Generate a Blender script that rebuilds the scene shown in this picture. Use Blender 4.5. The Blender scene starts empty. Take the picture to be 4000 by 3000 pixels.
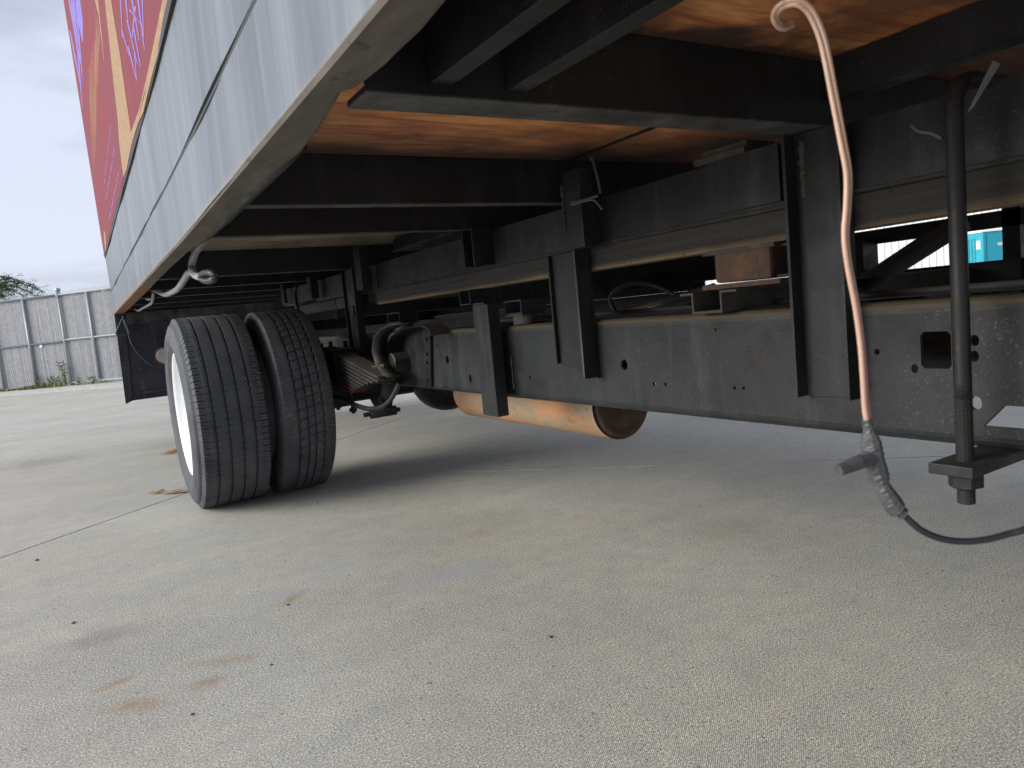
import bpy, bmesh, math, random
from mathutils import Vector, Matrix
from mathutils.geometry import tessellate_polygon
random.seed(7)
R = math.radians
scene = bpy.context.scene
C = scene.collection

# ------------------------------------------------------------------ camera
CH = 0.75                                    # lens height above the concrete
F = 2807.0                                   # focal length in 4000-px-wide frame units
def _unit(v): return v.normalized()
_Y = _unit(Vector((310 - 2000, 1374 - 1500, F)))          # along the truck
_X = Vector((4718, -745, F)); _X = _unit(_X - _Y * _X.dot(_Y))
_Z = _X.cross(_Y)
if _Z.y > 0: _Z = -_Z
RW = Matrix((_X, _Y, _Z))                    # camera axes (right, down, forward) -> world
cam = bpy.data.cameras.new('camera')
cam.sensor_width = 36.0
cam.lens = F / 4000 * 36
cam.clip_start = 0.02
cam.clip_end = 3000
camo = bpy.data.objects.new('camera', cam); C.objects.link(camo)
c0 = RW @ Vector((1, 0, 0)); c1 = RW @ Vector((0, -1, 0)); c2 = RW @ Vector((0, 0, -1))
camo.matrix_world = Matrix(((c0.x, c1.x, c2.x, 0), (c0.y, c1.y, c2.y, 0), (c0.z, c1.z, c2.z, CH), (0, 0, 0, 1)))
cam.dof.use_dof = True
cam.dof.focus_distance = 3.0
cam.dof.aperture_fstop = 16
scene.camera = camo

# ------------------------------------------------------------------ world: overcast sky
SUN_EL, SUN_AZ = R(22), R(-76)
world = bpy.data.worlds.new('World'); scene.world = world
world.use_nodes = True
nt = world.node_tree; nt.nodes.clear()
def N(t, typ, **kw):
    n = t.nodes.new(typ)
    for k, v in kw.items():
        if k.startswith('i_'):
            key = k[2:]
            n.inputs[int(key) if key.isdigit() else key].default_value = v
        else: setattr(n, k, v)
    return n
sky = N(nt, 'ShaderNodeTexSky', sky_type='NISHITA'); sky.sun_disc = False
sky.sun_elevation = SUN_EL; sky.sun_rotation = SUN_AZ
tc = N(nt, 'ShaderNodeTexCoord')
mp = N(nt, 'ShaderNodeMapping'); mp.inputs['Scale'].default_value = (1, 1, 3.2)
n1 = N(nt, 'ShaderNodeTexNoise'); n1.inputs['Scale'].default_value = 1.7; n1.inputs['Detail'].default_value = 5; n1.inputs['Roughness'].default_value = .55
cr = N(nt, 'ShaderNodeValToRGB')
cr.color_ramp.elements[0].position = .42; cr.color_ramp.elements[0].color = (0.237600,0.257840,0.325600,1)
cr.color_ramp.elements[1].position = .58; cr.color_ramp.elements[1].color = (0.404800,0.428560,0.510400,1)
sep = N(nt, 'ShaderNodeSeparateXYZ')
grad = N(nt, 'ShaderNodeMapRange'); grad.inputs['From Min'].default_value = .4; grad.inputs['From Max'].default_value = 1.0
grad.inputs['To Min'].default_value = 1.0; grad.inputs['To Max'].default_value = 1.5
mul = N(nt, 'ShaderNodeVectorMath', operation='SCALE')
skym = N(nt, 'ShaderNodeVectorMath', operation='SCALE'); skym.inputs['Scale'].default_value = .1
add = N(nt, 'ShaderNodeMix', data_type='RGBA'); add.inputs['Factor'].default_value = .92
bg = N(nt, 'ShaderNodeBackground'); out = N(nt, 'ShaderNodeOutputWorld')
L = nt.links.new
L(tc.outputs['Generated'], mp.inputs[0]); L(mp.outputs[0], n1.inputs['Vector']); L(n1.outputs[0], cr.inputs[0])
L(tc.outputs['Generated'], sep.inputs[0]); L(sep.outputs['Z'], grad.inputs['Value'])
L(cr.outputs[0], mul.inputs[0]); L(grad.outputs[0], mul.inputs['Scale'])
L(sky.outputs[0], skym.inputs[0]); L(skym.outputs[0], add.inputs['A']); L(mul.outputs[0], add.inputs['B'])
L(add.outputs['Result'], bg.inputs[0]); L(bg.outputs[0], out.inputs[0])
bg.inputs[1].default_value = 1.0

sl = bpy.data.lights.new('sun', 'SUN'); sl.energy = 2.3; sl.angle = R(40); sl.color = (1, .965, .90)
so = bpy.data.objects.new('sun', sl); C.objects.link(so)
sd = Vector((math.sin(SUN_AZ) * math.cos(SUN_EL), math.cos(SUN_AZ) * math.cos(SUN_EL), math.sin(SUN_EL)))
so.rotation_euler = sd.to_track_quat('Z', 'Y').to_euler()
vs = scene.view_settings
vs.view_transform = 'Standard'; vs.look = 'None'; vs.gamma = 1; vs.exposure = 0.95
vs.use_curve_mapping = False

# ------------------------------------------------------------------ surveying helpers
def ray(p): return RW @ Vector((p[0] - 2000, p[1] - 1500, F))
def onx(p, x): r = ray(p); return r * (x / r.x) + Vector((0, 0, CH))
def ony(p, y): r = ray(p); return r * (y / r.y) + Vector((0, 0, CH))
def onz(p, z): r = ray(p); return r * ((z - CH) / r.z) + Vector((0, 0, CH))
def atd(p, d): return ray(p) / F * d + Vector((0, 0, CH))

# ------------------------------------------------------------------ object helpers
def tag(o, label=None, cat=None, group=None, kind=None):
    if label: o['label'] = label
    if cat: o['category'] = cat
    if group: o['group'] = group
    if kind: o['kind'] = kind
    return o
WORLD_LOC = {}
def thing(name, loc, label, cat, group=None, parent=None):
    o = bpy.data.objects.new(name, None); C.objects.link(o)
    o.empty_display_size = .1
    WORLD_LOC[o] = Vector(loc)
    o.location = Vector(loc) - (WORLD_LOC[parent] if parent else Vector())
    if parent: o.parent = parent
    return tag(o, label, cat, group)
def part_empty(name, loc, parent):
    return thing(name, loc, None, None, None, parent)
def mesh_obj(name, bm, mat, parent=None, smooth=False, loc=None, bevel=0):
    """bm is in world coordinates; the object's origin goes to the middle of its shape"""
    if bevel:
        bmesh.ops.bevel(bm, geom=[e for e in bm.edges if len(e.link_faces) == 2 and e.calc_face_angle(0) > .5], offset=bevel, segments=2, affect='EDGES', profile=.6)
    vs_ = [v.co for v in bm.verts]
    lo = Vector((min(v.x for v in vs_), min(v.y for v in vs_), min(v.z for v in vs_)))
    hi = Vector((max(v.x for v in vs_), max(v.y for v in vs_), max(v.z for v in vs_)))
    c = loc if loc is not None else (lo + hi) / 2
    c = Vector(c)
    bmesh.ops.translate(bm, verts=bm.verts, vec=-c)
    me = bpy.data.meshes.new(name); bm.to_mesh(me); bm.free()
    if smooth:
        for p in me.polygons: p.use_smooth = True
    if mat: me.materials.append(mat)
    o = bpy.data.objects.new(name, me); C.objects.link(o)
    WORLD_LOC[o] = c
    if parent: o.parent = parent; o.location = c - WORLD_LOC[parent]
    else: o.location = c
    return o
def box(bm, x0, x1, y0, y1, z0, z1):
    v = [bm.verts.new((x, y, z)) for x in (x0, x1) for y in (y0, y1) for z in (z0, z1)]
    for f in ((0, 1, 3, 2), (4, 6, 7, 5), (0, 4, 5, 1), (2, 3, 7, 6), (0, 2, 6, 4), (1, 5, 7, 3)):
        bm.faces.new([v[i] for i in f])
    return v
def B(*boxes):
    bm = bmesh.new()
    for b in boxes: box(bm, *b)
    bmesh.ops.recalc_face_normals(bm, faces=bm.faces)
    return bm
def prism(bm, pts, d):
    """pts: loop of 3D points, extruded by vector d"""
    a = [bm.verts.new(p) for p in pts]; d = Vector(d)
    b = [bm.verts.new(Vector(p) + d) for p in pts]
    n = len(pts)
    bm.faces.new(a); bm.faces.new(b[::-1])
    for i in range(n): bm.faces.new((a[i], b[i], b[(i + 1) % n], a[(i + 1) % n]))
    return bm
def P(pts, d):
    bm = bmesh.new(); prism(bm, pts, d); bmesh.ops.recalc_face_normals(bm, faces=bm.faces); return bm
def smooth_path(pts, n=6):
    pts = [Vector(p) for p in pts]; out_ = []
    for i in range(len(pts) - 1):
        p0 = pts[max(i - 1, 0)]; p1 = pts[i]; p2 = pts[i + 1]; p3 = pts[min(i + 2, len(pts) - 1)]
        for k in range(n):
            t = k / n
            out_.append(.5 * ((2 * p1) + (p2 - p0) * t + (2 * p0 - 5 * p1 + 4 * p2 - p3) * t * t + (3 * p1 - p0 - 3 * p2 + p3) * t ** 3))
    out_.append(pts[-1]); return out_
def tube(bm, path, r, seg=10, cap=True, rf=None):
    path = [Vector(p) for p in path]; rings = []
    up = None
    for i, p in enumerate(path):
        t = (path[min(i + 1, len(path) - 1)] - path[max(i - 1, 0)])
        if t.length < 1e-9: t = Vector((0, 0, 1))
        t.normalize()
        if up is None:
            up = t.orthogonal().normalized()
        else:
            up = (up - t * up.dot(t))
            up = up.normalized() if up.length > 1e-6 else t.orthogonal().normalized()
        s = t.cross(up)
        rr = r if rf is None else rf(i, len(path)) * r
        rings.append([bm.verts.new(p + (up * math.cos(a) + s * math.sin(a)) * rr) for a in [2 * math.pi * k / seg for k in range(seg)]])
    for a, b in zip(rings, rings[1:]):
        for k in range(seg): bm.faces.new((a[k], a[(k + 1) % seg], b[(k + 1) % seg], b[k]))
    if cap:
        bm.faces.new(rings[0][::-1]); bm.faces.new(rings[-1])
    return bm
def T(path, r, seg=10, **k):
    bm = bmesh.new(); tube(bm, path, r, seg, **k); bmesh.ops.recalc_face_normals(bm, faces=bm.faces); return bm
def lathe_x(bm, prof, cx, cy, cz, seg, closed=False, fn=None):
    """revolve (x, r) profile about the X axis through (.., cy, cz)"""
    rings = []
    for k in range(seg):
        a0 = 2 * math.pi * k / seg; ring = []
        for j, (x, r) in enumerate(prof):
            a = a0
            if fn: x, r, a = fn(k, j, x, r, a)
            ring.append(bm.verts.new((cx + x, cy + r * math.cos(a), cz + r * math.sin(a))))
        rings.append(ring)
    n = len(prof)
    for k in range(seg):
        A, Bq = rings[k], rings[(k + 1) % seg]
        for j in range(n if closed else n - 1):
            bm.faces.new((A[j], A[(j + 1) % n], Bq[(j + 1) % n], Bq[j]))
    bmesh.ops.recalc_face_normals(bm, faces=bm.faces)
    return bm
def hexnut(bm, c, axis, r, h):
    c = Vector(c); axis = Vector(axis).normalized(); u = axis.orthogonal().normalized(); w = axis.cross(u)
    pts = [c + (u * math.cos(R(60 * k)) + w * math.sin(R(60 * k))) * r for k in range(6)]
    prism(bm, pts, axis * h)

# ------------------------------------------------------------------ materials
def mat(name):
    m = bpy.data.materials.new(name); m.use_nodes = True
    t = m.node_tree; t.nodes.clear()
    o = N(t, 'ShaderNodeOutputMaterial'); b = N(t, 'ShaderNodeBsdfPrincipled')
    t.links.new(b.outputs[0], o.inputs[0])
    return m, t, b
def pos(t, scale=(1, 1, 1), rot=(0, 0, 0)):
    g = N(t, 'ShaderNodeNewGeometry'); mp = N(t, 'ShaderNodeMapping')
    mp.inputs['Scale'].default_value = scale; mp.inputs['Rotation'].default_value = rot
    t.links.new(g.outputs['Position'], mp.inputs[0]); return mp.outputs[0]
def noise_n(t, vec, scale, detail=4, rough=.55, dist=0):
    n = N(t, 'ShaderNodeTexNoise'); n.inputs['Scale'].default_value = scale; n.inputs['Detail'].default_value = detail
    n.inputs['Roughness'].default_value = rough; n.inputs['Distortion'].default_value = dist
    t.links.new(vec, n.inputs['Vector']); return n.outputs[0]
def ramp(t, fac, stops):
    c = N(t, 'ShaderNodeValToRGB'); e = c.color_ramp.elements
    while len(e) < len(stops): e.new(.5)
    for i, (p, col) in enumerate(stops):
        e[i].position = p; e[i].color = (col, col, col, 1) if isinstance(col, (int, float)) else (*col, 1)
    t.links.new(fac, c.inputs[0]); return c.outputs[0]
def mix(t, fac, a, b):
    m = N(t, 'ShaderNodeMix', data_type='RGBA')
    for s, v in (('Factor', fac), ('A', a), ('B', b)):
        if isinstance(v, (int, float)): m.inputs[s].default_value = v
        elif isinstance(v, tuple): m.inputs[s].default_value = (*v, 1)
        else: t.links.new(v, m.inputs[s])
    return m.outputs['Result']
def math_n(t, op, a, b=None, c=None, clamp=False):
    m = N(t, 'ShaderNodeMath', operation=op); m.use_clamp = clamp
    for i, v in enumerate((a, b, c)):
        if v is None: continue
        if isinstance(v, (int, float)): m.inputs[i].default_value = v
        else: t.links.new(v, m.inputs[i])
    return m.outputs[0]
def bump(t, b, h, strength=.3, dist=.002):
    n = N(t, 'ShaderNodeBump'); n.inputs['Strength'].default_value = strength; n.inputs['Distance'].default_value = dist
    t.links.new(h, n.inputs['Height']); t.links.new(n.outputs[0], b.inputs['Normal'])
def setc(t, b, key, v):
    if isinstance(v, tuple): b.inputs[key].default_value = (*v, 1)
    elif isinstance(v, (int, float)): b.inputs[key].default_value = v
    else: t.links.new(v, b.inputs[key])

def steel_mat(name, base, patch, dust=(.20, .165, .115), dust_amt=.8, speck=.5, rough=.5, rust=0.0, rscale=3.0, spec_l=.22, metal=0.0):
    m, t, b = mat(name)
    v = pos(t)
    n_big = noise_n(t, v, rscale, 5, .6)
    col = mix(t, ramp(t, n_big, [(.38, 0), (.66, 1)]), base, patch)
    # drips and scuffs
    vs_ = pos(t, (9, 9, 1.2)); st = noise_n(t, vs_, 2.0, 4, .6)
    col = mix(t, math_n(t, 'MULTIPLY', ramp(t, st, [(.52, 0), (.74, 1)]), .45), col, tuple(min(1, c * 2.2) for c in patch))
    # splashed specks
    sp = noise_n(t, v, 250, 2, .5); zone = noise_n(t, v, 4.5, 3, .6)
    k = math_n(t, 'MULTIPLY', ramp(t, sp, [(.63, 0), (.71, 1)]), ramp(t, zone, [(.45, .1), (.62, 1)]))
    col = mix(t, math_n(t, 'MULTIPLY', k, speck), col, (spec_l, spec_l, spec_l * .95))
    if rust:
        rn = noise_n(t, v, 11, 6, .7)
        col = mix(t, math_n(t, 'MULTIPLY', ramp(t, rn, [(.56, 0), (.70, 1)]), rust), col, (.20, .085, .032))
    # road dust lies on everything that faces up
    g = N(t, 'ShaderNodeNewGeometry'); s = N(t, 'ShaderNodeSeparateXYZ'); t.links.new(g.outputs['Normal'], s.inputs[0])
    up = ramp(t, s.outputs['Z'], [(.12, 0), (.55, 1)])
    col = mix(t, math_n(t, 'MULTIPLY', up, dust_amt), col, dust)
    setc(t, b, 'Base Color', col)
    b.inputs['Metallic'].default_value = metal; b.inputs['Specular IOR Level'].default_value = .35
    rr = ramp(t, noise_n(t, v, 14, 4, .6), [(.3, rough - .12), (.75, min(1, rough + .22))])
    setc(t, b, 'Roughness', rr)
    h = math_n(t, 'ADD', math_n(t, 'MULTIPLY', noise_n(t, v, 60, 4, .6), .6), math_n(t, 'MULTIPLY', sp, .5))
    bump(t, b, h, .35, .0012)
    return m
M = {}
M['black'] = steel_mat('black_paint', (.0085, .009, .0105), (.020, .021, .0225), speck=.25, rough=.46, dust_amt=.4)
M['deep'] = steel_mat('deep_black_paint', (.010, .0105, .0125), (.019, .0195, .022), speck=.18, rough=.5, dust_amt=.2)
M['frame'] = steel_mat('frame_paint', (.009, .011, .0125), (.027, .031, .033), speck=.32, rough=.5, rust=.10, rscale=2.2, dust=(.12, .10, .07), dust_amt=.8)
M['flange'] = steel_mat('worn_flange_paint', (.035, .035, .035), (.085, .083, .078), speck=.9, rough=.55, rscale=9)
M['bolt'] = steel_mat('dark_bolt_steel', (.012, .012, .013), (.024, .024, .025), rough=.5, dust_amt=.06, speck=.2)
M['leafsteel'] = steel_mat('spring_steel', (.022, .022, .022), (.050, .049, .046), rough=.6, speck=.4, dust_amt=.35)
M['rusty'] = steel_mat('rusty_black', (.055, .036, .028), (.10, .06, .042), rust=.8, rough=.8, speck=.1)
M['dusty'] = steel_mat('dusty_steel', (.036, .034, .030), (.070, .065, .055), rough=.75, speck=.3, dust_amt=.9)
M['rearplate'] = steel_mat('rear_plate_paint', (.020, .023, .033), (.042, .047, .062), rust=.45, rough=.55, speck=.5, rscale=5, spec_l=.2)

def panel_mat():
    m, t, b = mat('brushed_panel')
    v = pos(t, (6, 11, .55), (R(4), 0, 0)); s1 = noise_n(t, v, 2.2, 5, .62)
    v2 = pos(t, (10, 34, 1.1), (R(4), 0, 0)); s2 = noise_n(t, v2, 2.0, 4, .6)
    v3 = pos(t, (1.2, 2.2, 1.0)); s3 = noise_n(t, v3, 1.4, 4, .6)
    v4 = pos(t, (1.0, 4.5, .30), (R(3), 0, 0)); s4 = noise_n(t, v4, 1.6, 3, .5, .3)
    c = mix(t, ramp(t, s4, [(.30, 0), (.68, 1)]), (.115, .134, .148), (.205, .225, .25))
    c = mix(t, math_n(t, 'MULTIPLY', ramp(t, s1, [(.42, 0), (.72, 1)]), .35), c, (.33, .345, .37))
    c = mix(t, math_n(t, 'MULTIPLY', ramp(t, s2, [(.50, 0), (.78, 1)]), .22), c, (.46, .475, .51))
    c = mix(t, math_n(t, 'MULTIPLY', ramp(t, s3, [(.46, 0), (.72, 1)]), .65), c, (.17, .192, .20))
    setc(t, b, 'Base Color', c); b.inputs['Metallic'].default_value = .5
    g = N(t, 'ShaderNodeNewGeometry'); q = N(t, 'ShaderNodeSeparateXYZ'); t.links.new(g.outputs['Position'], q.inputs[0])
    drip = noise_n(t, pos(t, (4, 42, .6)), 1.6, 3, .6)
    below = N(t, 'ShaderNodeMapRange'); below.inputs['From Min'].default_value = 1.09; below.inputs['From Max'].default_value = 1.19; t.links.new(q.outputs['Z'], below.inputs['Value'])
    cut = math_n(t, 'LESS_THAN', q.outputs['Z'], 1.192)
    dk = math_n(t, 'MULTIPLY', math_n(t, 'MULTIPLY', below.outputs[0], cut), ramp(t, drip, [(.50, 0), (.66, 1)]))
    c = mix(t, math_n(t, 'MULTIPLY', dk, .5), c, (.11, .115, .12))
    em = N(t, 'ShaderNodeMapRange'); em.inputs['From Min'].default_value = 1.036; em.inputs['From Max'].default_value = 1.020; em.inputs['To Min'].default_value = 0; em.inputs['To Max'].default_value = 1
    t.links.new(math_n(t, 'ADD', q.outputs['Z'], math_n(t, 'MULTIPLY', math_n(t, 'SUBTRACT', noise_n(t, pos(t), 14, 5, .7), .5), .03)), em.inputs['Value'])
    c = mix(t, math_n(t, 'MULTIPLY', em.outputs[0], .6), c, (.30, .26, .20))
    setc(t, b, 'Base Color', c)
    setc(t, b, 'Roughness', ramp(t, s1, [(.2, .30), (.8, .52)]))
    bump(t, b, s2, .12, .002)
    return m
M['panel'] = panel_mat()
def lip_mat():
    m, t, b = mat('weathered_lip')
    v = pos(t); a = noise_n(t, pos(t, (14, 3, 8)), 1.6, 6, .65); r_ = noise_n(t, pos(t, (16, 4, 10)), 1.1, 6, .7, .6)
    c = mix(t, ramp(t, a, [(.3, 0), (.7, 1)]), (.075, .063, .047), (.165, .147, .118))
    g = N(t, 'ShaderNodeNewGeometry'); s = N(t, 'ShaderNodeSeparateXYZ'); t.links.new(g.outputs['Position'], s.inputs[0])
    far = N(t, 'ShaderNodeMapRange'); far.inputs['From Min'].default_value = 1.0; far.inputs['From Max'].default_value = 4.5
    far.inputs['To Min'].default_value = -.16; far.inputs['To Max'].default_value = .14; t.links.new(s.outputs['Y'], far.inputs['Value'])
    rr = math_n(t, 'ADD', r_, far.outputs[0])
    c = mix(t, ramp(t, rr, [(.50, 0), (.66, .9)]), c, (.26, .10, .032))
    c = mix(t, ramp(t, noise_n(t, v, 26, 4, .6), [(.64, 0), (.70, .75)]), c, (.05, .04, .032))
    setc(t, b, 'Base Color', c); b.inputs['Roughness'].default_value = .7
    bump(t, b, a, .3, .003); return m
M['lip'] = lip_mat()

def ply_mat():
    m, t, b = mat('plywood_underside')
    v = pos(t, (2.2, 13, 9), (0, 0, R(-38))); g1 = noise_n(t, v, 1.5, 6, .66, .9)
    v2 = pos(t, (3.0, 60, 40), (0, 0, R(-38))); g2 = noise_n(t, v2, 2.0, 4, .6)
    blot = noise_n(t, pos(t), 3.2, 4, .6)
    c = mix(t, ramp(t, g1, [(.36, 0), (.62, 1)]), (.38, .10, .035), (.78, .34, .12))
    c = mix(t, math_n(t, 'MULTIPLY', ramp(t, g2, [(.5, 0), (.8, 1)]), .5), c, (.80, .46, .22))
    c = mix(t, ramp(t, blot, [(.48, 0), (.64, .85)]), c, (.17, .075, .04))
    # darker near the steel beams and farther in under the floor
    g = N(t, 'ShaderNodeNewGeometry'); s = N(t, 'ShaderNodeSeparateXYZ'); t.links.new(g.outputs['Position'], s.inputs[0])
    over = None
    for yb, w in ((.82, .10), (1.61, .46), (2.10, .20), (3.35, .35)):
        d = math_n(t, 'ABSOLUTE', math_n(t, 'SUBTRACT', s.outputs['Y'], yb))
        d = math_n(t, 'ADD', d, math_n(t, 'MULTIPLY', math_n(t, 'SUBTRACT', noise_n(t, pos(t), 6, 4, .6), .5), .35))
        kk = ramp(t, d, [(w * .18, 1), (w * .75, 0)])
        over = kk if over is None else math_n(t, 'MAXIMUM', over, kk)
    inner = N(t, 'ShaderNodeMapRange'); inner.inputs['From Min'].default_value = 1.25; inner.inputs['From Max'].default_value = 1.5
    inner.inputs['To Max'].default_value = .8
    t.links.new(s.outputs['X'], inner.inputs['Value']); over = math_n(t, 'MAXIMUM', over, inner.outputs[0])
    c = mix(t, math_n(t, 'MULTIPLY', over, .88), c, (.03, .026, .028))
    sp = noise_n(t, pos(t), 17, 3, .5); c = mix(t, ramp(t, sp, [(.70, 0), (.74, .7)]), c, (.05, .04, .035))
    setc(t, b, 'Base Color', c); b.inputs['Roughness'].default_value = .6
    bump(t, b, g2, .3, .0015); return m
M['ply'] = ply_mat()
def timber_mat():
    m, t, b = mat('sill_timber')
    v = pos(t, (60, 1.2, 60)); g1 = noise_n(t, v, 1.4, 5, .6)
    g = N(t, 'ShaderNodeNewGeometry'); s = N(t, 'ShaderNodeSeparateXYZ'); t.links.new(g.outputs['Position'], s.inputs[0])
    nz = noise_n(t, pos(t, (3, 1.2, 3)), 2.5, 4, .6)
    zz = math_n(t, 'ADD', s.outputs['Z'], math_n(t, 'MULTIPLY', math_n(t, 'SUBTRACT', nz, .5), .035))
    bare = N(t, 'ShaderNodeMapRange'); bare.inputs['From Min'].default_value = .827; bare.inputs['From Max'].default_value = .845
    bare.inputs['To Min'].default_value = 1; bare.inputs['To Max'].default_value = 0; t.links.new(zz, bare.inputs['Value'])
    c = mix(t, ramp(t, g1, [(.35, 0), (.65, 1)]), (.020, .019, .019), (.046, .042, .036))
    c = mix(t, bare.outputs[0], c, mix(t, ramp(t, g1, [(.35, 0), (.65, 1)]), (.12, .085, .045), (.24, .17, .09)))
    dots = noise_n(t, pos(t), 75, 1, .5); c = mix(t, ramp(t, dots, [(.70, 0), (.73, .8)]), c, (.01, .01, .01))
    setc(t, b, 'Base Color', c); b.inputs['Roughness'].default_value = .85; bump(t, b, g1, .5, .002); return m
M['timber'] = timber_mat()
def tank_mat():
    m, t, b = mat('air_tank_primer')
    v = pos(t); d = noise_n(t, pos(t, (6, 4.5, 10), (0, R(35), 0)), 1.6, 6, .65, .8)
    c = mix(t, ramp(t, d, [(.35, 0), (.60, 1)]), (.58, .27, .12), (.33, .275, .19))
    c = mix(t, ramp(t, noise_n(t, v, 13, 5, .7), [(.62, 0), (.72, .85)]), c, (.055, .035, .028))
    c = mix(t, math_n(t, 'MULTIPLY', ramp(t, noise_n(t, v, 55, 3, .6), [(.6, 0), (.7, 1)]), .5), c, (.25, .12, .06))
    setc(t, b, 'Base Color', c); b.inputs['Roughness'].default_value = .6; bump(t, b, d, .2, .002); return m
M['tank'] = tank_mat()
def simple(name, col, rough=.5, metal=0, nscale=20, var=.25, bmp=.1, emis=None, trans=0):
    m, t, b = mat(name)
    n = noise_n(t, pos(t), nscale, 4, .6)
    c = mix(t, ramp(t, n, [(.3, 0), (.7, 1)]), tuple(x * (1 - var) for x in col), tuple(min(1, x * (1 + var)) for x in col))
    setc(t, b, 'Base Color', c); b.inputs['Roughness'].default_value = rough; b.inputs['Metallic'].default_value = metal
    if trans: b.inputs['Subsurface Weight'].default_value = trans; b.inputs['Subsurface Radius'].default_value = (.004, .002, .0015)
    if bmp: bump(t, b, n, bmp, .002)
    if emis: b.inputs['Emission Color'].default_value = (*emis[0], 1); b.inputs['Emission Strength'].default_value = emis[1]
    return m
def rubber_mat():
    m, t, b = mat('tyre_rubber')
    v = pos(t); n = noise_n(t, v, 9, 5, .6); f = noise_n(t, v, 170, 3, .6)
    c = mix(t, ramp(t, n, [(.35, 0), (.68, 1)]), (.044, .048, .055), (.080, .086, .096))
    c = mix(t, math_n(t, 'MULTIPLY', ramp(t, f, [(.55, 0), (.70, 1)]), .5), c, (.085, .085, .082))
    z1 = noise_n(t, v, 5, 3, .6)
    k = math_n(t, 'MULTIPLY', ramp(t, noise_n(t, v, 120, 2, .5), [(.62, 0), (.67, 1)]), ramp(t, z1, [(.60, 0), (.68, 1)]))
    c = mix(t, k, c, (.34, .30, .19))
    setc(t, b, 'Base Color', c); b.inputs['Roughness'].default_value = .72; bump(t, b, f, .35, .001); return m
M['rubber'] = rubber_mat()
M['ply_grey'] = simple('greyed_plywood', (.30, .255, .185), .7, 0, 5, .35, .2)
M['rim'] = simple('white_wheel_paint', (.80, .82, .83), .35, 0, 8, .05, .03)
M['rimdark'] = simple('dirty_inner_rim', (.22, .22, .23), .6, 0, 10, .35)
M['hub'] = simple('hub_grime', (.05, .045, .04), .7)
M['rubgasket'] = simple('black_rubber_strip', (.018, .018, .02), .6)
M['conduit_grey'] = simple('grey_conduit_plastic', (.30, .31, .34), .5, 0, 30, .2)
M['conduit_black'] = simple('black_corrugated_plastic', (.03, .033, .038), .45, 0, 30, .3)
M['wire_dark'] = simple('dark_wire_jacket', (.035, .045, .06), .5)
M['tie'] = simple('grey_cable_tie', (.11, .11, .105), .5)
M['cable'] = simple('clear_copper_cable', (.47, .30, .215), .35, 0, 60, .12, .05, trans=.25)
def pink_mat():
    m, t, b = mat('clear_pink_cable')
    g = N(t, 'ShaderNodeNewGeometry'); q = N(t, 'ShaderNodeSeparateXYZ'); t.links.new(g.outputs['Position'], q.inputs[0])
    k = N(t, 'ShaderNodeMapRange'); k.inputs['From Min'].default_value = .70; k.inputs['From Max'].default_value = .73; k.inputs['To Min'].default_value = 1; k.inputs['To Max'].default_value = 0
    t.links.new(q.outputs['Z'], k.inputs['Value'])
    setc(t, b, 'Base Color', mix(t, k.outputs[0], (.48, .305, .225), (.52, .16, .20)))
    b.inputs['Roughness'].default_value = .35; b.inputs['Subsurface Weight'].default_value = .2; b.inputs['Subsurface Radius'].default_value = (.004, .002, .0015)
    return m
M['cable_pink'] = pink_mat()
M['tape'] = simple('grey_electrical_tape', (.070, .074, .076), .38, 0, 70, .35, .5)
M['cable_black'] = simple('black_cable_jacket', (.022, .024, .028), .45)
M['galv'] = simple('galvanised_tube', (.33, .36, .38), .42, .35, 6, .12)
M['wire'] = simple('galvanised_wire', (.36, .385, .41), .9, 0, 30, .2, 0)
M['slat'] = simple('grey_privacy_slat', (.30, .297, .315), .6, 0, 9, .16, 0)
M['leaf'] = simple('leaf_green', (.10, .20, .05), .5, 0, 7, .45, 0)
M['grass'] = simple('weed_green', (.17, .21, .05), .6, 0, 5, .5, 0)
M['bark'] = simple('bark_brown', (.11, .085, .06), .9)
M['red'] = simple('faded_red_paint', (.10, .028, .022), .7)
M['dry'] = simple('dry_leaf_brown', (.34, .20, .07), .8, 0, 40, .4)
M['stone'] = simple('pebble_grey', (.10, .085, .075), .8, 0, 60, .4)
M['white_wall'] = simple('white_ribbed_sheet', (.82, .82, .80), .45, 0, 2, .04, .02)
M['teal'] = simple('teal_moulded_plastic', (.02, .34, .43), .4, 0, 3, .08, .02)
M['teal_dark'] = simple('teal_dark_trim', (.015, .22, .29), .45, 0, 3, .08, .02)  # darker teal for the door frames and side ribs
M['sign'] = simple('white_sticker', (.80, .80, .78), .4, 0, 30, .04, 0)
M['print'] = simple('dark_print', (.08, .08, .09), .5, 0, 30, .1, 0)
M['lampface'] = simple('pale_pipe_cap', (.48, .52, .52), .4, 0, 20, .15)
M['kerb'] = simple('kerb_concrete', (.42, .40, .37), .9, 0, 12, .22, .5)

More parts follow.
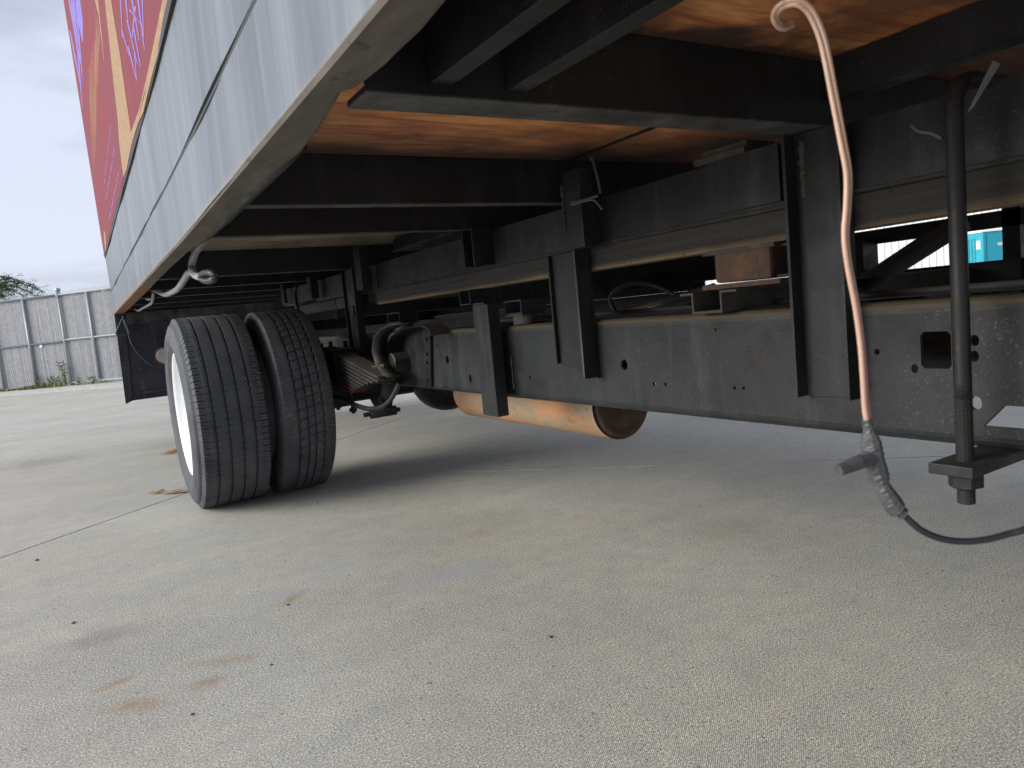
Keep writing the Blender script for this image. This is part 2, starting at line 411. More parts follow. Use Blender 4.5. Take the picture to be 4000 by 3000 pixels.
# ------------------------------------------------------------------ concrete slabs
O2 = Vector((.567, 4.054)); U2 = Vector((.7876, .6162)); V2 = Vector((-.6857, .7279))
def concrete_mat():
    m, t, b = mat('broomed_concrete')
    v = pos(t)
    big = noise_n(t, pos(t, (1, 1, 1), (0, 0, R(38))), .9, 6, .62)
    str_ = noise_n(t, pos(t, (.45, 2.6, 1), (0, 0, R(-12))), 1.5, 6, .65)
    c = mix(t, ramp(t, big, [(.32, 0), (.68, 1)]), (.285, .298, .280), (.425, .442, .412))
    c = mix(t, math_n(t, 'MULTIPLY', ramp(t, str_, [(.42, 0), (.72, 1)]), .50), c, (.53, .50, .40))
    c = mix(t, math_n(t, 'MULTIPLY', ramp(t, noise_n(t, v, 3.3, 5, .65), [(.50, 0), (.72, 1)]), .5), c, (.29, .30, .295))
    # sand and aggregate grain
    f1 = noise_n(t, v, 250, 4, .7); f2 = noise_n(t, v, 480, 2, .6)
    c = mix(t, math_n(t, 'MULTIPLY', ramp(t, f1, [(.52, 0), (.62, 1)]), .9), c, (.90, .84, .66))
    c = mix(t, math_n(t, 'MULTIPLY', ramp(t, f1, [(.36, 1), (.47, 0)]), .9), c, (.085, .088, .08))
    c = mix(t, math_n(t, 'MULTIPLY', ramp(t, f2, [(.56, 0), (.66, 1)]), .5), c, (.72, .56, .38))
    c = mix(t, math_n(t, 'MULTIPLY', ramp(t, f2, [(.36, 1), (.44, 0)]), .40), c, (.10, .10, .10))
    fl = noise_n(t, v, 95, 2, .5); zone = noise_n(t, v, 2.3, 4, .6)
    c = mix(t, math_n(t, 'MULTIPLY', math_n(t, 'MULTIPLY', ramp(t, fl, [(.60, 0), (.68, 1)]), ramp(t, zone, [(.42, .15), (.60, 1)])), .55), c, (.42, .27, .14))
    c = mix(t, math_n(t, 'MULTIPLY', ramp(t, noise_n(t, v, 75, 1, .5), [(.69, 0), (.73, 1)]), .6), c, (.10, .10, .105))
    mid = noise_n(t, v, 14, 5, .65)
    c = mix(t, math_n(t, 'MULTIPLY', ramp(t, mid, [(.42, 0), (.66, 1)]), .30), c, (.27, .275, .27))
    # stains, each at its place on the slab
    g = N(t, 'ShaderNodeNewGeometry')
    rag = noise_n(t, v, 26, 5, .7); rag2 = noise_n(t, v, 9, 5, .7)
    def blob(px, ang, la, lb, col, amt, gritty=True):
        nonlocal c
        p = onz(px, 0)
        sub = N(t, 'ShaderNodeVectorMath', operation='SUBTRACT'); t.links.new(g.outputs['Position'], sub.inputs[0]); sub.inputs[1].default_value = p
        mpn = N(t, 'ShaderNodeMapping'); mpn.vector_type = 'TEXTURE'; mpn.inputs['Rotation'].default_value = (0, 0, ang); mpn.inputs['Scale'].default_value = (la, lb, 1)
        t.links.new(sub.outputs[0], mpn.inputs[0])
        ln = N(t, 'ShaderNodeVectorMath', operation='LENGTH'); t.links.new(mpn.outputs[0], ln.inputs[0])
        d = math_n(t, 'ADD', ln.outputs['Value'], math_n(t, 'MULTIPLY', math_n(t, 'SUBTRACT', rag2, .5), 1.9))
        d = math_n(t, 'ADD', d, math_n(t, 'MULTIPLY', math_n(t, 'SUBTRACT', rag if gritty else rag2, .5), 1.6))
        k = math_n(t, 'MULTIPLY', ramp(t, d, [(.15, amt), (1.15, 0)]), math_n(t, 'MULTIPLY', ramp(t, rag, [(.36, .25), (.60, 1)]), ramp(t, f1, [(.38, .35), (.56, 1)])))
        c = mix(t, k, c, col)
    RU = (.30, .165, .075)
    def dirn(p, q):
        a, b_ = onz(p, 0), onz(q, 0); return math.atan2(b_.y - a.y, b_.x - a.x), (b_ - a).length / 2
    for p, q, w, col, am in (((330, 2720), (520, 2640), .014, RU, .75), ((400, 2755), (650, 2750), .026, (.34, .19, .085), .8), ((730, 2690), (870, 2650), .026, RU, .6),
                             ((1090, 2370), (1190, 2310), .018, RU, .65), ((1840, 2090), (1930, 2075), .035, (.42, .22, .11), .5), ((760, 2600), (1040, 2560), .02, RU, .42),
                             ((250, 2540), (560, 2440), .05, (.17, .16, .16), .45), ((1170, 2260), (1400, 2180), .07, (.36, .385, .44), .6),
                             ((1600, 2290), (1930, 2190), .055, (.37, .395, .45), .65), ((1010, 2320), (1180, 2310), .03, (.35, .375, .43), .5),
                             ((1950, 1925), (2030, 1915), .05, (.30, .33, .38), .55), ((1600, 1690), (1900, 1690), .25, (.45, .37, .26), .35),
                             ((2700, 2080), (3000, 2060), .10, (.36, .26, .15), .35), ((0, 1820), (330, 1790), .25, (.20, .18, .165), .6), ((0, 1880), (260, 1870), .16, (.47, .40, .32), .4)):
        a, l = dirn(p, q); blob(((p[0] + q[0]) / 2, (p[1] + q[1]) / 2), a, max(l, .02) * 1.35, w * 1.6, col, min(1, am * 1.35))
    setc(t, b, 'Base Color', c); b.inputs['Roughness'].default_value = .88
    b.inputs['Specular IOR Level'].default_value = .3
    # broom lines run across the slabs
    w = N(t, 'ShaderNodeTexWave'); w.wave_type = 'BANDS'; w.bands_direction = 'X'
    w.inputs['Scale'].default_value = 95; w.inputs['Distortion'].default_value = 4.5; w.inputs['Detail'].default_value = 3; w.inputs['Detail Scale'].default_value = .6
    t.links.new(pos(t, (1, 1, 1), (0, 0, R(52))), w.inputs['Vector'])
    h = math_n(t, 'ADD', math_n(t, 'MULTIPLY', w.outputs['Fac'], .38), math_n(t, 'MULTIPLY', f1, .6))
    h = math_n(t, 'ADD', h, math_n(t, 'MULTIPLY', noise_n(t, v, 30, 4, .6), 1.2))
    bump(t, b, h, .38, .0022)
    return m
M['concrete'] = concrete_mat()
def ground_drop(x, y):
    d = -.68 * x * 0 + (.73 * x + .68 * y)     # falls slightly towards the kerb
    return -.07 * min(1, max(0, (d - 7) / 7))
bm = bmesh.new()
for (x0, y0, x1, y1) in ((-400, -400, 500, 600),):
    vv = [bm.verts.new(p) for p in ((x0, y0, -.11), (x1, y0, -.11), (x1, y1, -.11), (x0, y1, -.11))]; bm.faces.new(vv)
M['earth'] = simple('ground_base', (.30, .29, .27), .95, 0, 2, .15)
ground = mesh_obj('ground', bm, M['earth']); tag(ground, kind='structure')
SU, SV, GAP = 3.05, 4.5, .0055
random.seed(3)
for i in range(-4, 8):
    for j in range(-4, 4):
        bm = bmesh.new()
        if j == 3: pass
        nu, nv = 1, 1
        if i * SU + 3 > 0: nu = nv = 4
        grid = []
        for a in range(nu + 1):
            row = []
            for b_ in range(nv + 1):
                uu = i * SU + GAP + (SU - 2 * GAP) * a / nu; ww = j * SV + GAP + (SV - 2 * GAP) * b_ / nv
                q = O2 + U2 * uu + V2 * ww
                row.append(bm.verts.new((q.x, q.y, ground_drop(q.x, q.y))))
            grid.append(row)
        top = []
        for a in range(nu):
            for b_ in range(nv): top.append(bm.faces.new((grid[a][b_], grid[a + 1][b_], grid[a + 1][b_ + 1], grid[a][b_ + 1])))
        loop = [grid[a][0] for a in range(nu + 1)] + [grid[nu][b_] for b_ in range(1, nv + 1)] + [grid[a][nv] for a in range(nu - 1, -1, -1)] + [grid[0][b_] for b_ in range(nv - 1, 0, -1)]
        low = [bm.verts.new(v.co + Vector((0, 0, -.03))) for v in loop]
        for k in range(len(loop)): bm.faces.new((loop[k], low[k], low[(k + 1) % len(low)], loop[(k + 1) % len(loop)]))
        bmesh.ops.recalc_face_normals(bm, faces=bm.faces)
        o = mesh_obj('slab', bm, M['concrete'], ground)
M['joint'] = simple('joint_filler', (.022, .022, .022), .95)
bm = bmesh.new(); gr = []
for a in range(-4, 9):
    gr.append([])
    for b_ in range(-16, 17):
        q = O2 + U2 * (a * SU) + V2 * (b_ * SV / 4); gr[-1].append(bm.verts.new((q.x, q.y, ground_drop(q.x, q.y) - .010)))
for a in range(12):
    for b_ in range(32): bm.faces.new((gr[a][b_], gr[a + 1][b_], gr[a + 1][b_ + 1], gr[a][b_ + 1]))
mesh_obj('joint_filler', bm, M['joint'], ground)

# ------------------------------------------------------------------ TRUCK
TR = thing('display_truck', (1.6, 3.5, 0), 'black truck with a red lit screen and grey skirt, seen from beneath', 'truck')
XF = 1.17       # outer face of the near frame rail

# -- side skirt panel (two aluminium strips, folded lip below)
outer_px = [(447, 1230), (497, 1170), (552, 1112), (660, 990), (741, 904), (791, 836), (859, 750), (1000, 592), (1136, 429), (1289, 244), (1393, 118), (1493, 0)]
inner_px = [(488, 1225), (511, 1202), (588, 1125), (646, 1066), (741, 980), (800, 937), (1000, 735), (1176, 592), (1244, 511), (1307, 402), (1336, 358), (1407, 334), (1515, 249), (1646, 113), (1746, 0)]
def xo(y):  # gently bowed outer face
    return .258 + .016 * min(1, max(0, (y - .5) / 1.6))
inner = sorted([(onz(p, 1.02).y, onz(p, 1.02).x) for p in inner_px])
inner = [(-1.3, .313), (-.5, .312)] + inner
inner = [(y, min(x, .345)) for y, x in inner if y < 6.5] + [(6.55, .345)]
def xi(y):
    for (a, b_), (c_, d_) in zip(inner, inner[1:]):
        if a <= y <= c_: return b_ + (d_ - b_) * (y - a) / (c_ - a)
    return .34
ys = sorted(set([-1.3, -.9, -.5, 0] + [a for a, b_ in inner] + [.45 + k * .05 for k in range(24)] + [1.7 + k * .25 for k in range(20)]))
ys = [y for y in ys if y <= 6.55]
SP = part_empty('side_panel', (.28, 2, 1.02), TR)
def strip(name, z0, z1, thick, parent, m, off=0):
    bm = bmesh.new(); rows = []
    for y in ys:
        wob = .0016 * math.sin(y * 3.1) + .0010 * math.sin(y * 7.7 + z0 * 5)
        x = xo(y) + off
        rows.append([bm.verts.new(q) for q in ((x + wob, y, z0), (x + wob * .5, y, (z0 + z1) / 2), (x - wob, y, z1), (x + thick, y, z1), (x + thick, y, z0))])
    for a, b_ in zip(rows, rows[1:]):
        for k in range(5): bm.faces.new((a[k], a[(k + 1) % 5], b_[(k + 1) % 5], b_[k]))
    bm.faces.new(rows[0]); bm.faces.new(rows[-1][::-1]); bmesh.ops.recalc_face_normals(bm, faces=bm.faces)
    return mesh_obj(name, bm, m, parent)
strip('lower_strip', 1.022, 1.188, .012, SP, M['panel'])
strip('upper_strip', 1.201, 1.462, .012, SP, M['panel'], .001)
strip('seam', 1.186, 1.203, .01, SP, M['rubgasket'], .0025)
strip('screen_gasket', 1.460, 1.488, .02, SP, M['rubgasket'], -.006)
bm = bmesh.new(); rows = []
for y in ys:
    r_ = .0015 * math.sin(y * 23) + .001 * math.sin(y * 51)
    a0, a1 = xo(y), xi(y)
    rows.append([bm.verts.new(q) for q in ((a0 - .001, y, 1.0235), (a0 + .002, y, 1.0175), (a1 - .006, y, 1.018 + r_ * .4), (a1 + r_ * .6, y, 1.021), (a1 + r_, y, 1.035), (a0 + .004, y, 1.034))])
for a, b_ in zip(rows, rows[1:]):
    for k in range(6): bm.faces.new((a[k], a[(k + 1) % 6], b_[(k + 1) % 6], b_[k]))
bm.faces.new(rows[0]); bm.faces.new(rows[-1][::-1]); bmesh.ops.recalc_face_normals(bm, faces=bm.faces)
mesh_obj('bottom_lip', bm, M['lip'], SP)
# rolled black edge that shows behind the lip
mesh_obj('edge_roll', T([(xi(y) + .006, y, 1.027) for y in (1.12, 1.3, 1.5, 1.8, 2.1, 2.3)], .014, 10, rf=lambda i, n: (.35, .8, 1, 1, .7, .3)[i]), M['black'], SP, smooth=True)

# -- LED screen
def screen_mat():
    m, t, b = mat('screen_red')
    g = N(t, 'ShaderNodeNewGeometry'); s = N(t, 'ShaderNodeSeparateXYZ'); t.links.new(g.outputs['Position'], s.inputs[0])
    big = noise_n(t, pos(t, (1, .5, .8)), 1.3, 4, .6); fine = noise_n(t, pos(t, (1, 60, 60)), 2.0, 2, .6)
    c = mix(t, ramp(t, big, [(.35, 0), (.65, 1)]), (.255, .018, .026), (.215, .036, .052))
    wv = N(t, 'ShaderNodeTexWave'); wv.wave_type = 'BANDS'; wv.bands_direction = 'Z'; wv.inputs['Scale'].default_value = 60; wv.inputs['Distortion'].default_value = .6
    t.links.new(g.outputs['Position'], wv.inputs['Vector'])
    c = mix(t, math_n(t, 'MULTIPLY', wv.outputs['Fac'], .22), c, (.16, .02, .026))
    c = mix(t, math_n(t, 'MULTIPLY', ramp(t, fine, [(.4, 1), (.6, 0)]), .3), c, (.17, .02, .03))
    b.inputs['Base Color'].default_value = (.015, .015, .015, 1); b.inputs['Roughness'].default_value = .6; b.inputs['Specular IOR Level'].default_value = .15
    t.links.new(c, b.inputs['Emission Color']); b.inputs['Emission Strength'].default_value = .72
    return m
def glow_mat(name, col, col2, sc=(1, 60, 30)):
    m, t, b = mat(name); n = noise_n(t, pos(t, sc), 2.4, 3, .6)
    c = mix(t, ramp(t, n, [(.42, 0), (.60, 1)]), col, col2)
    b.inputs['Base Color'].default_value = (.015, .015, .015, 1); b.inputs['Roughness'].default_value = .6; b.inputs['Specular IOR Level'].default_value = .15
    t.links.new(c, b.inputs['Emission Color']); b.inputs['Emission Strength'].default_value = .72; return m
M['led'] = screen_mat()
M['led_tan'] = glow_mat('screen_tan', (.30, .18, .095), (.47, .31, .165))
M['led_purple'] = glow_mat('screen_purple', (.20, .155, .47), (.29, .225, .64))
SC = part_empty('led_screen', (.26, 2, 1.486), TR)
def sx(z): return .268 - .006 * (z - 1.48)
TW, TH = .96, .96
zt0 = 1.489
for i in range(8):
    y1 = 6.55 - i * TW; y0 = y1 - TW + .004
    for j in range(3):
        z0 = zt0 + j * TH; z1 = z0 + TH - .004
        bm = bmesh.new()
        prism(bm, [(sx(z0), y0, z0), (sx(z0), y1, z0), (sx(z1), y1, z1), (sx(z1), y0, z1)], (.05, 0, 0))
        bmesh.ops.recalc_face_normals(bm, faces=bm.faces)
        mesh_obj('led_tile', bm, M['led'], SC)
def onscreen(p):
    x = .268
    for _ in range(5): q = onx(p, x); x = sx(q.z) - .0015
    return onx(p, x)
def Z5(u, v): return (200 + u / 1.66, v / 1.66)          # a magnified-photo reading
def graphic(name, polys, m):
    bm = bmesh.new()
    for poly in polys:
        vs_ = [bm.verts.new(onscreen(Z5(*p))) for p in poly]
        bm.faces.new(vs_)
    bmesh.ops.triangulate(bm, faces=bm.faces)
    o = mesh_obj(name, bm, m, SC)
    if len(polys) > 3: o['kind'] = 'stuff'
    return o
graphic('tan_chevron', [[(345, -20), (385, -20), (412, 150), (442, 330), (472, 560), (517, 858), (438, 900), (432, 780), (400, 500), (374, 250)],
                       [(438, 900), (517, 858), (575, 690), (562, 800), (520, 935), (488, 1100), (468, 1150), (455, 1050)],
                       [(575, 690), (640, 400), (725, -20), (790, -20), (655, 480), (596, 730), (562, 800)]], M['led_tan'])
st = []
def streak(a, b_, w):
    (x0, y0), (x1, y1) = a, b_
    st.append([(x0 - w, y0), (x0 + w, y0), ((x0 + x1) / 2 + w * 1.3, (y0 + y1) / 2), (x1 + w * .2, y1), (x1 - w * .2, y1), ((x0 + x1) / 2 - w * 1.3, (y0 + y1) / 2)])
rs = random.Random(11)
for k in range(12):
    x = 232 + k * 7.6
    top_ = 380 - 40 * k if k < 7 else -20 + (k % 3) * 60
    y1_ = 1130 - 18 * abs(k - 4) ** 1.9 - rs.random() * 60
    streak((x + (18 if k < 7 else 6) - k * .2, max(-20, top_ + rs.random() * 80)), (275 + (k - 4) * 4.6, y1_), .7 + rs.random() * .6)
streak((285, -20), (318, 120), 6); streak((300, -20), (345, 420), 3)
streak((345, 1500), (353, 1630), 4)
graphic('tan_lettering', st, M['led_tan'])
st = []
for a, b_, w in (((112, -20), (203, 470), 5), ((130, -20), (180, 420), 6), ((145, -20), (202, 700), 5), ((160, 10), (205, 545), 4), ((172, -20), (204, 270), 13), ((122, 200), (190, 560), 4)): streak(a, b_, w)
for a, b_, w in (((448, -20), (462, 240), 6), ((460, 200), (505, 360), 6), ((498, 300), (556, 525), 7), ((482, -20), (500, 160), 7), ((492, 130), (560, 420), 7), ((530, 160), (580, 435), 7),
                 ((520, -20), (570, 260), 8), ((560, -20), (605, 325), 8), ((590, -20), (598, 240), 6), ((545, 40), (525, 240), 8), ((505, 60), (575, 150), 7), ((540, 330), (552, 500), 5)): 
    w *= .72; x0, y0 = a; x1, y1 = b_; st.append([(x0 - w, y0), (x0 + w, y0), (x1 + w * .5, y1), (x1 - w * .5, y1)])
graphic('purple_lettering', st, M['led_purple'])
st = []
for (a, b_, n) in (((386, 820), (342, 1190), 22), ((410, 955), (355, 1295), 24), ((436, 1120), (376, 1420), 24)):
    for k in range(n):
        if k % 7 == 5: continue
        f0 = k / n; x = a[0] + (b_[0] - a[0]) * f0; y = a[1] + (b_[1] - a[1]) * f0; h = 11
        st.append([(x - 2.4, y), (x + 2.4, y + 1), (x + 3, y + h), (x - 2, y + h - 1)])
graphic('purple_small_print', st, M['led_purple'])

# -- body above the floor, floor sheets
mesh_obj('body_frame', B((.345, 2.87, -1.30, 6.52, 1.150, 4.4)), M['deep'], TR)
FL = part_empty('floor', (1.6, 1.8, 1.126), TR)
yedges = [-1.3, -.5, .86, 2.09, 3.31, 4.53, 5.75, 6.5]
for a, b_ in zip(yedges, yedges[1:]):
    for x0, x1 in ((.347, 1.168), (1.174, 2.03), (2.034, 2.86)):
        mesh_obj('plywood_sheet', B((x0, x1, a + .0015, b_ - .0015, 1.1275, 1.146)), M['ply_grey' if a > 2 else 'ply'], FL)
mesh_obj('plywood_joint', B((1.160, 1.168, .9, 1.7, 1.1225, 1.127)), M['deep'], FL)

# -- cross beams: C channels, web towards the lens side, flange below
def crossbeam(y, depth, x0=.325, x1=2.85, h0=1.02, h1=1.1255, m='deep'):
    bm = B((x0, x1, y, y + .006, h0, h1), (x0, x1, y + .006, y + depth, h0, h0 + .006), (x0, x1, y + .006, y + depth, h1 - .006, h1))
    cb = mesh_obj('cross_beam', bm, M[m], TR)
    mesh_obj('flange', B((x0, x1, y, y + depth, h0 - .0025, h0 - .0002)), M['flange'], cb)
    return cb
for y, d in ((.815, .068), (1.575, .040), (2.06, .032), (3.35, .04), (4.0, .04), (4.63, .04), (5.3, .04), (5.9, .04), (-.6, .05), (-1.2, .05)):
    crossbeam(y, d, m='black' if y < 1 else 'deep')
# -- short lengthwise stringers between the front beams
for x in (.405, .515):
    bm = B((x, x + .005, -.55, .812, 1.031, 1.1255), (x + .005, x + .03, -.55, .812, 1.031, 1.036))
    mesh_obj('stringer', bm, M['black'], TR)
mesh_obj('spacer_rail', B((XF, XF + .05, -1.3, .812, 1.060, 1.1255)), M['black'], TR)

# -- sub frame (steel channel over timber sill), near and far side
mesh_obj('subframe_rail', B((XF, XF + .006, -2.5, 3.12, .892, 1.009), (XF + .006, XF + .06, -2.5, 3.12, .892, .898), (XF + .006, XF + .06, -2.5, 3.12, 1.003, 1.009)), M['frame'], TR)
mesh_obj('subframe_lip', T([(XF - .001, y, .8935) for y in (-2.4, .5, 1.4, 2.2, 3.1)], .0045, 8), M['frame'], TR, smooth=True)
mesh_obj('timber_sill', B((XF + .002, XF + .06, -2.5, 3.10, .832, .8895)), M['timber'], TR)
mesh_obj('subframe_rail', B((XF, XF + .006, 3.36, 4.02, .90, 1.012), (XF + .006, XF + .06, 3.36, 4.02, .90, .906)), M['frame'], TR)
mesh_obj('subframe_rail', B((XF - .01, XF + .006, 4.05, 4.75, .915, 1.012), (XF + .006, XF + .06, 4.05, 4.75, .915, .921)), M['frame'], TR)
mesh_obj('timber_block', B((XF + .02, XF + .075, 3.76, 4.6, .846, .896)), M['timber'], TR)
mesh_obj('timber_sill', B((XF + .012, XF + .06, 3.36, 3.72, .845, .896)), M['dusty'], TR)
mesh_obj('subframe_rail', B((2.03, 2.036, 1.42, 1.95, .788, 1.009), (2.03, 2.036, 1.95, 6.4, .7575, 1.009), (1.97, 2.03, 1.42, 1.95, .788, .794)), M['deep'], TR)
mesh_obj('subframe_rail', B((2.03, 2.036, -2.5, 1.28, .905, 1.009), (1.97, 2.03, -2.5, 1.28, .905, .911)), M['deep'], TR)
mesh_obj('side_bar', B((1.985, 2.02, -1.2, 1.45, .838, .878)), M['deep'], TR)

# -- frame rails: C sections with round corners and punched holes
def rail(name, xw, sgn, y0, y1, z0, z1, m, holes=()):
    """web outer face at x=xw, flanges going sgn*x; the web is a sheet with real holes"""
    r_ = .020; w = .065; t_ = .007
    prof = []
    for k in range(5): a = R(90 * k / 4); prof.append((r_ - r_ * math.sin(R(90) - a) if 0 else r_ * (1 - math.cos(a)), z1 - r_ * (1 - math.sin(a))))
    # profile from the top flange tip, round the corner, down the web
    top_ = [(w, z1)] + [(r_ * (1 - math.sin(R(90 * k / 4))), z1 - r_ * (1 - math.cos(R(90 * k / 4)))) for k in range(5)]
    bot = [(x, z0 + (z1 - z)) for x, z in top_][::-1]
    bm = bmesh.new()
    def sweep(pr):
        rows = [[bm.verts.new((xw + sgn * x, y, z)) for x, z in pr] for y in (y0, y1)]
        for k in range(len(pr) - 1): bm.faces.new((rows[0][k], rows[0][k + 1], rows[1][k + 1], rows[1][k]))
        return rows
    sweep(top_); sweep(bot)
    # web
    za, zb = z0 + r_, z1 - r_
    loops = [[(y0, za), (y1, za), (y1, zb), (y0, zb)]]
    for cyy, czz, hw, hh, n_, rot in holes:
        if n_ == 4: lp_ = [(cyy - hw * .8, czz - hh), (cyy + hw * .8, czz - hh), (cyy + hw, czz - hh * .8), (cyy + hw, czz + hh * .8), (cyy + hw * .8, czz + hh), (cyy - hw * .8, czz + hh), (cyy - hw, czz + hh * .8), (cyy - hw, czz - hh * .8)]
        elif n_ == 3: lp_ = [(cyy + hw, czz - hh), (cyy - hw, czz - hh), (cyy - hw, czz + hh), (cyy, czz + hh)][::-1]
        else: lp_ = [(cyy + hw * math.cos(R(30 * k)), czz + hh * math.sin(R(30 * k))) for k in range(12)]
        loops.append(lp_)
    flat = [p for lp_ in loops for p in lp_]
    vv = [bm.verts.new((xw, y, z)) for y, z in flat]
    for tri in tessellate_polygon([[Vector((y, z, 0)) for y, z in lp_] for lp_ in loops]):
        try: bm.faces.new([vv[q_] for q_ in tri])
        except ValueError: pass
    k0 = 4
    for lp_ in loops[1:]:
        iv = vv[k0:k0 + len(lp_)]; k0 += len(lp_)
        iv2 = [bm.verts.new(v.co + Vector((sgn * t_, 0, 0))) for v in iv]
        for k in range(len(iv)): bm.faces.new((iv[k], iv[(k + 1) % len(iv)], iv2[(k + 1) % len(iv)], iv2[k]))
    bmesh.ops.remove_doubles(bm, verts=bm.verts, dist=1e-5)
    bmesh.ops.recalc_face_normals(bm, faces=bm.faces)
    o = mesh_obj(name, bm, M[m], TR)
    return o
def hole(p, hw, hh, n_=12):
    q = onx(p, XF); return (q.y, q.z, hw, hh, n_, 0)
holes = [hole((3655, 1368), .024, .030, 4), hole((3806, 1330), .007, .009), hole((3806, 1392), .007, .009), hole((3425, 1375), .005, .006), hole((3573, 1440), .006, .008),
         hole((3812, 1575), .009, .011), hole((3925, 1628), .030, .017, 3), hole((2438, 1425), .013, .014), hole((1747, 1405), .014, .016), hole((1838, 1480), .010, .016),
         hole((2557, 1500), .006, .006), hole((2600, 1502), .004, .005), hole((2870, 1515), .004, .004), hole((2905, 1517), .004, .004), hole((2070, 1473), .004, .005),
         hole((1708, 1352), .004, .005), hole((2795, 1288), .003, .004)]
rail('frame_rail', XF, 1, -2.6, 4.9, .467, .702, 'frame', holes)
rail('frame_rail', 2.03, -1, -2.6, 6.2, .500, .757, 'deep')

# -- cross members tying the frame together
def ucross(y0, y1, z0, z1, x0=XF + .0, x1=2.03, m='black', t_=.005):
    bm = B((x0, x1, y0, y0 + t_, z0, z1), (x0, x1, y1 - t_, y1, z0, z1), (x0, x1, y0 + t_, y1 - t_, z0, z0 + t_))
    return mesh_obj('cross_member', bm, M[m], TR)
ucross(2.175, 2.255, .781, .8315, x0=1.155, m='frame')
ucross(3.29, 3.39, .789, .8445, x0=1.155, m='frame')
ucross(4.35, 4.43, .74, .80)
ucross(3.05, 3.17, .49, .69, x0=1.24)
ucross(1.14, 1.20, .50, .68, x0=1.24, m='deep')
ucross(.20, .28, .50, .68, x0=1.24, m='deep')
# hat channel on the rail under the rusty block
yy = [onx(p, 1.155).y for p in ((2690, 1140), (2738, 1140), (2748, 1225), (2850, 1222), (2856, 1140), (2915, 1132))]
zlo, zhi = .701, .750
hat = [(yy[0], zhi), (yy[1], zhi), (yy[2], zlo), (yy[3], zlo), (yy[4], zhi), (yy[5], zhi)]
pts = [(1.155, y, z) for y, z in hat] + [(1.155, y + (.004 if k in (3, 4) else -.004 if k in (1, 2) else 0) * (-1 if k in (3, 4) else -1) * (-1), z - .005 if k in (0, 1, 4, 5) else z + .005) for k, (y, z) in list(enumerate(hat))[::-1]]
def hatbox(y0, y1, z0, z1, x0, x1, t_=.005, m='dusty'):
    bm = B((x0, x1, y1 - t_, y1, z0, z1), (x0, x1, y0, y0 + t_, z0, z1), (x0, x1, y0 + t_, y1 - t_, z0, z0 + t_), (x0, x1, y1, y1 + .034, z1 - t_, z1), (x0, x1, y0 - .04, y0, z1 - t_, z1))
    return mesh_obj('hat_channel', bm, M[m], TR)
hatbox(1.055, 1.140, .703, .749, 1.145, 2.0, m='dusty')
mesh_obj('mount_plate', B((1.165, 1.30, .925, 1.125, .7515, .762)), M['rusty'], TR, bevel=.002)
bm = B((1.165, 1.28, .945, 1.088, .7635, .8315)); mesh_obj('mount_block', bm, M['rusty'], TR, bevel=.008)
bm = B((1.18, 1.30, .880, .942, .7635, .769), (1.18, 1.30, .880, .942, .822, .828), (1.18, 1.30, .880, .885, .769, .822)); mesh_obj('mount_tube', bm, M['deep'], TR)
mesh_obj('shim_plate', B((1.160, 1.24, .93, 1.115, .8235, .8315)), M['dusty'], TR)
mesh_obj('shim_plate', B((1.158, 1.25, .985, 1.12, 1.012, 1.024), (1.165, 1.25, .985, 1.10, 1.024, 1.036)), M['dusty'], TR)

def tube_mount(y0, y1, z0, z1, xn=1.162):
    mt = part_empty('rubber_mount', (1.2, (y0 + y1) / 2, z0), TR)
    t_ = .005
    bm = B((xn, xn + .09, y0, y1, z1 - t_, z1), (xn, xn + .09, y0, y1, z0, z0 + t_), (xn, xn + .09, y0, y0 + t_, z0 + t_, z1 - t_), (xn, xn + .09, y1 - t_, y1, z0 + t_, z1 - t_))
    mesh_obj('box_tube', bm, M['frame'], mt)
    bm = bmesh.new()
    tube(bm, [(xn + .045, (y0 + y1) / 2, z0 - .031), (xn + .045, (y0 + y1) / 2, z0 - .004)], .040, 20)
    mesh_obj('puck', bm, M['dusty'], mt)
    mesh_obj('washer_plate', B((xn, xn + .085, y0 - .004, y1 + .004, z0 - .005, z0 - .0005)), M['dusty'], mt)
tube_mount(1.865, 1.965, .735, .779)
tube_mount(2.83, 2.97, .742, .787)

# -- vertical hangers
def cpost(name, y0, y1, z0, z1, xn, xw, m='black', t_=.006, ragged=False, parent=None):
    """C channel standing upright, web at xw, flanges to xn (towards the lens)"""
    bm = bmesh.new()
    def rag(p, k): return p
    zz = lambda k: z0 + (random.Random(k).random() * .018 if ragged else 0)
    # web
    n_ = 6
    for i_ in range(n_):
        a = y0 + (y1 - y0) * i_ / n_; b2 = y0 + (y1 - y0) * (i_ + 1) / n_
        prism(bm, [(xw, a, zz(i_) + (.012 if ragged else 0)), (xw, b2, zz(i_ + 1) + (.012 if ragged else 0)), (xw, b2, z1), (xw, a, z1)], (-t_, 0, 0))
    for ya, yb, kk in ((y0, y0 + t_, 3), (y1 - t_, y1, 9)):
        prism(bm, [(xw - t_, ya, zz(kk)), (xn, ya, z0), (xn, ya, z1), (xw - t_, ya, z1)], (0, yb - ya, 0))
    bmesh.ops.remove_doubles(bm, verts=bm.verts, dist=1e-5)
    bmesh.ops.recalc_face_normals(bm, faces=bm.faces)
    return mesh_obj(name, bm, M[m], parent or TR)
cpost('hanger_channel', .767, .879, .537, 1.015, 1.132, 1.167)
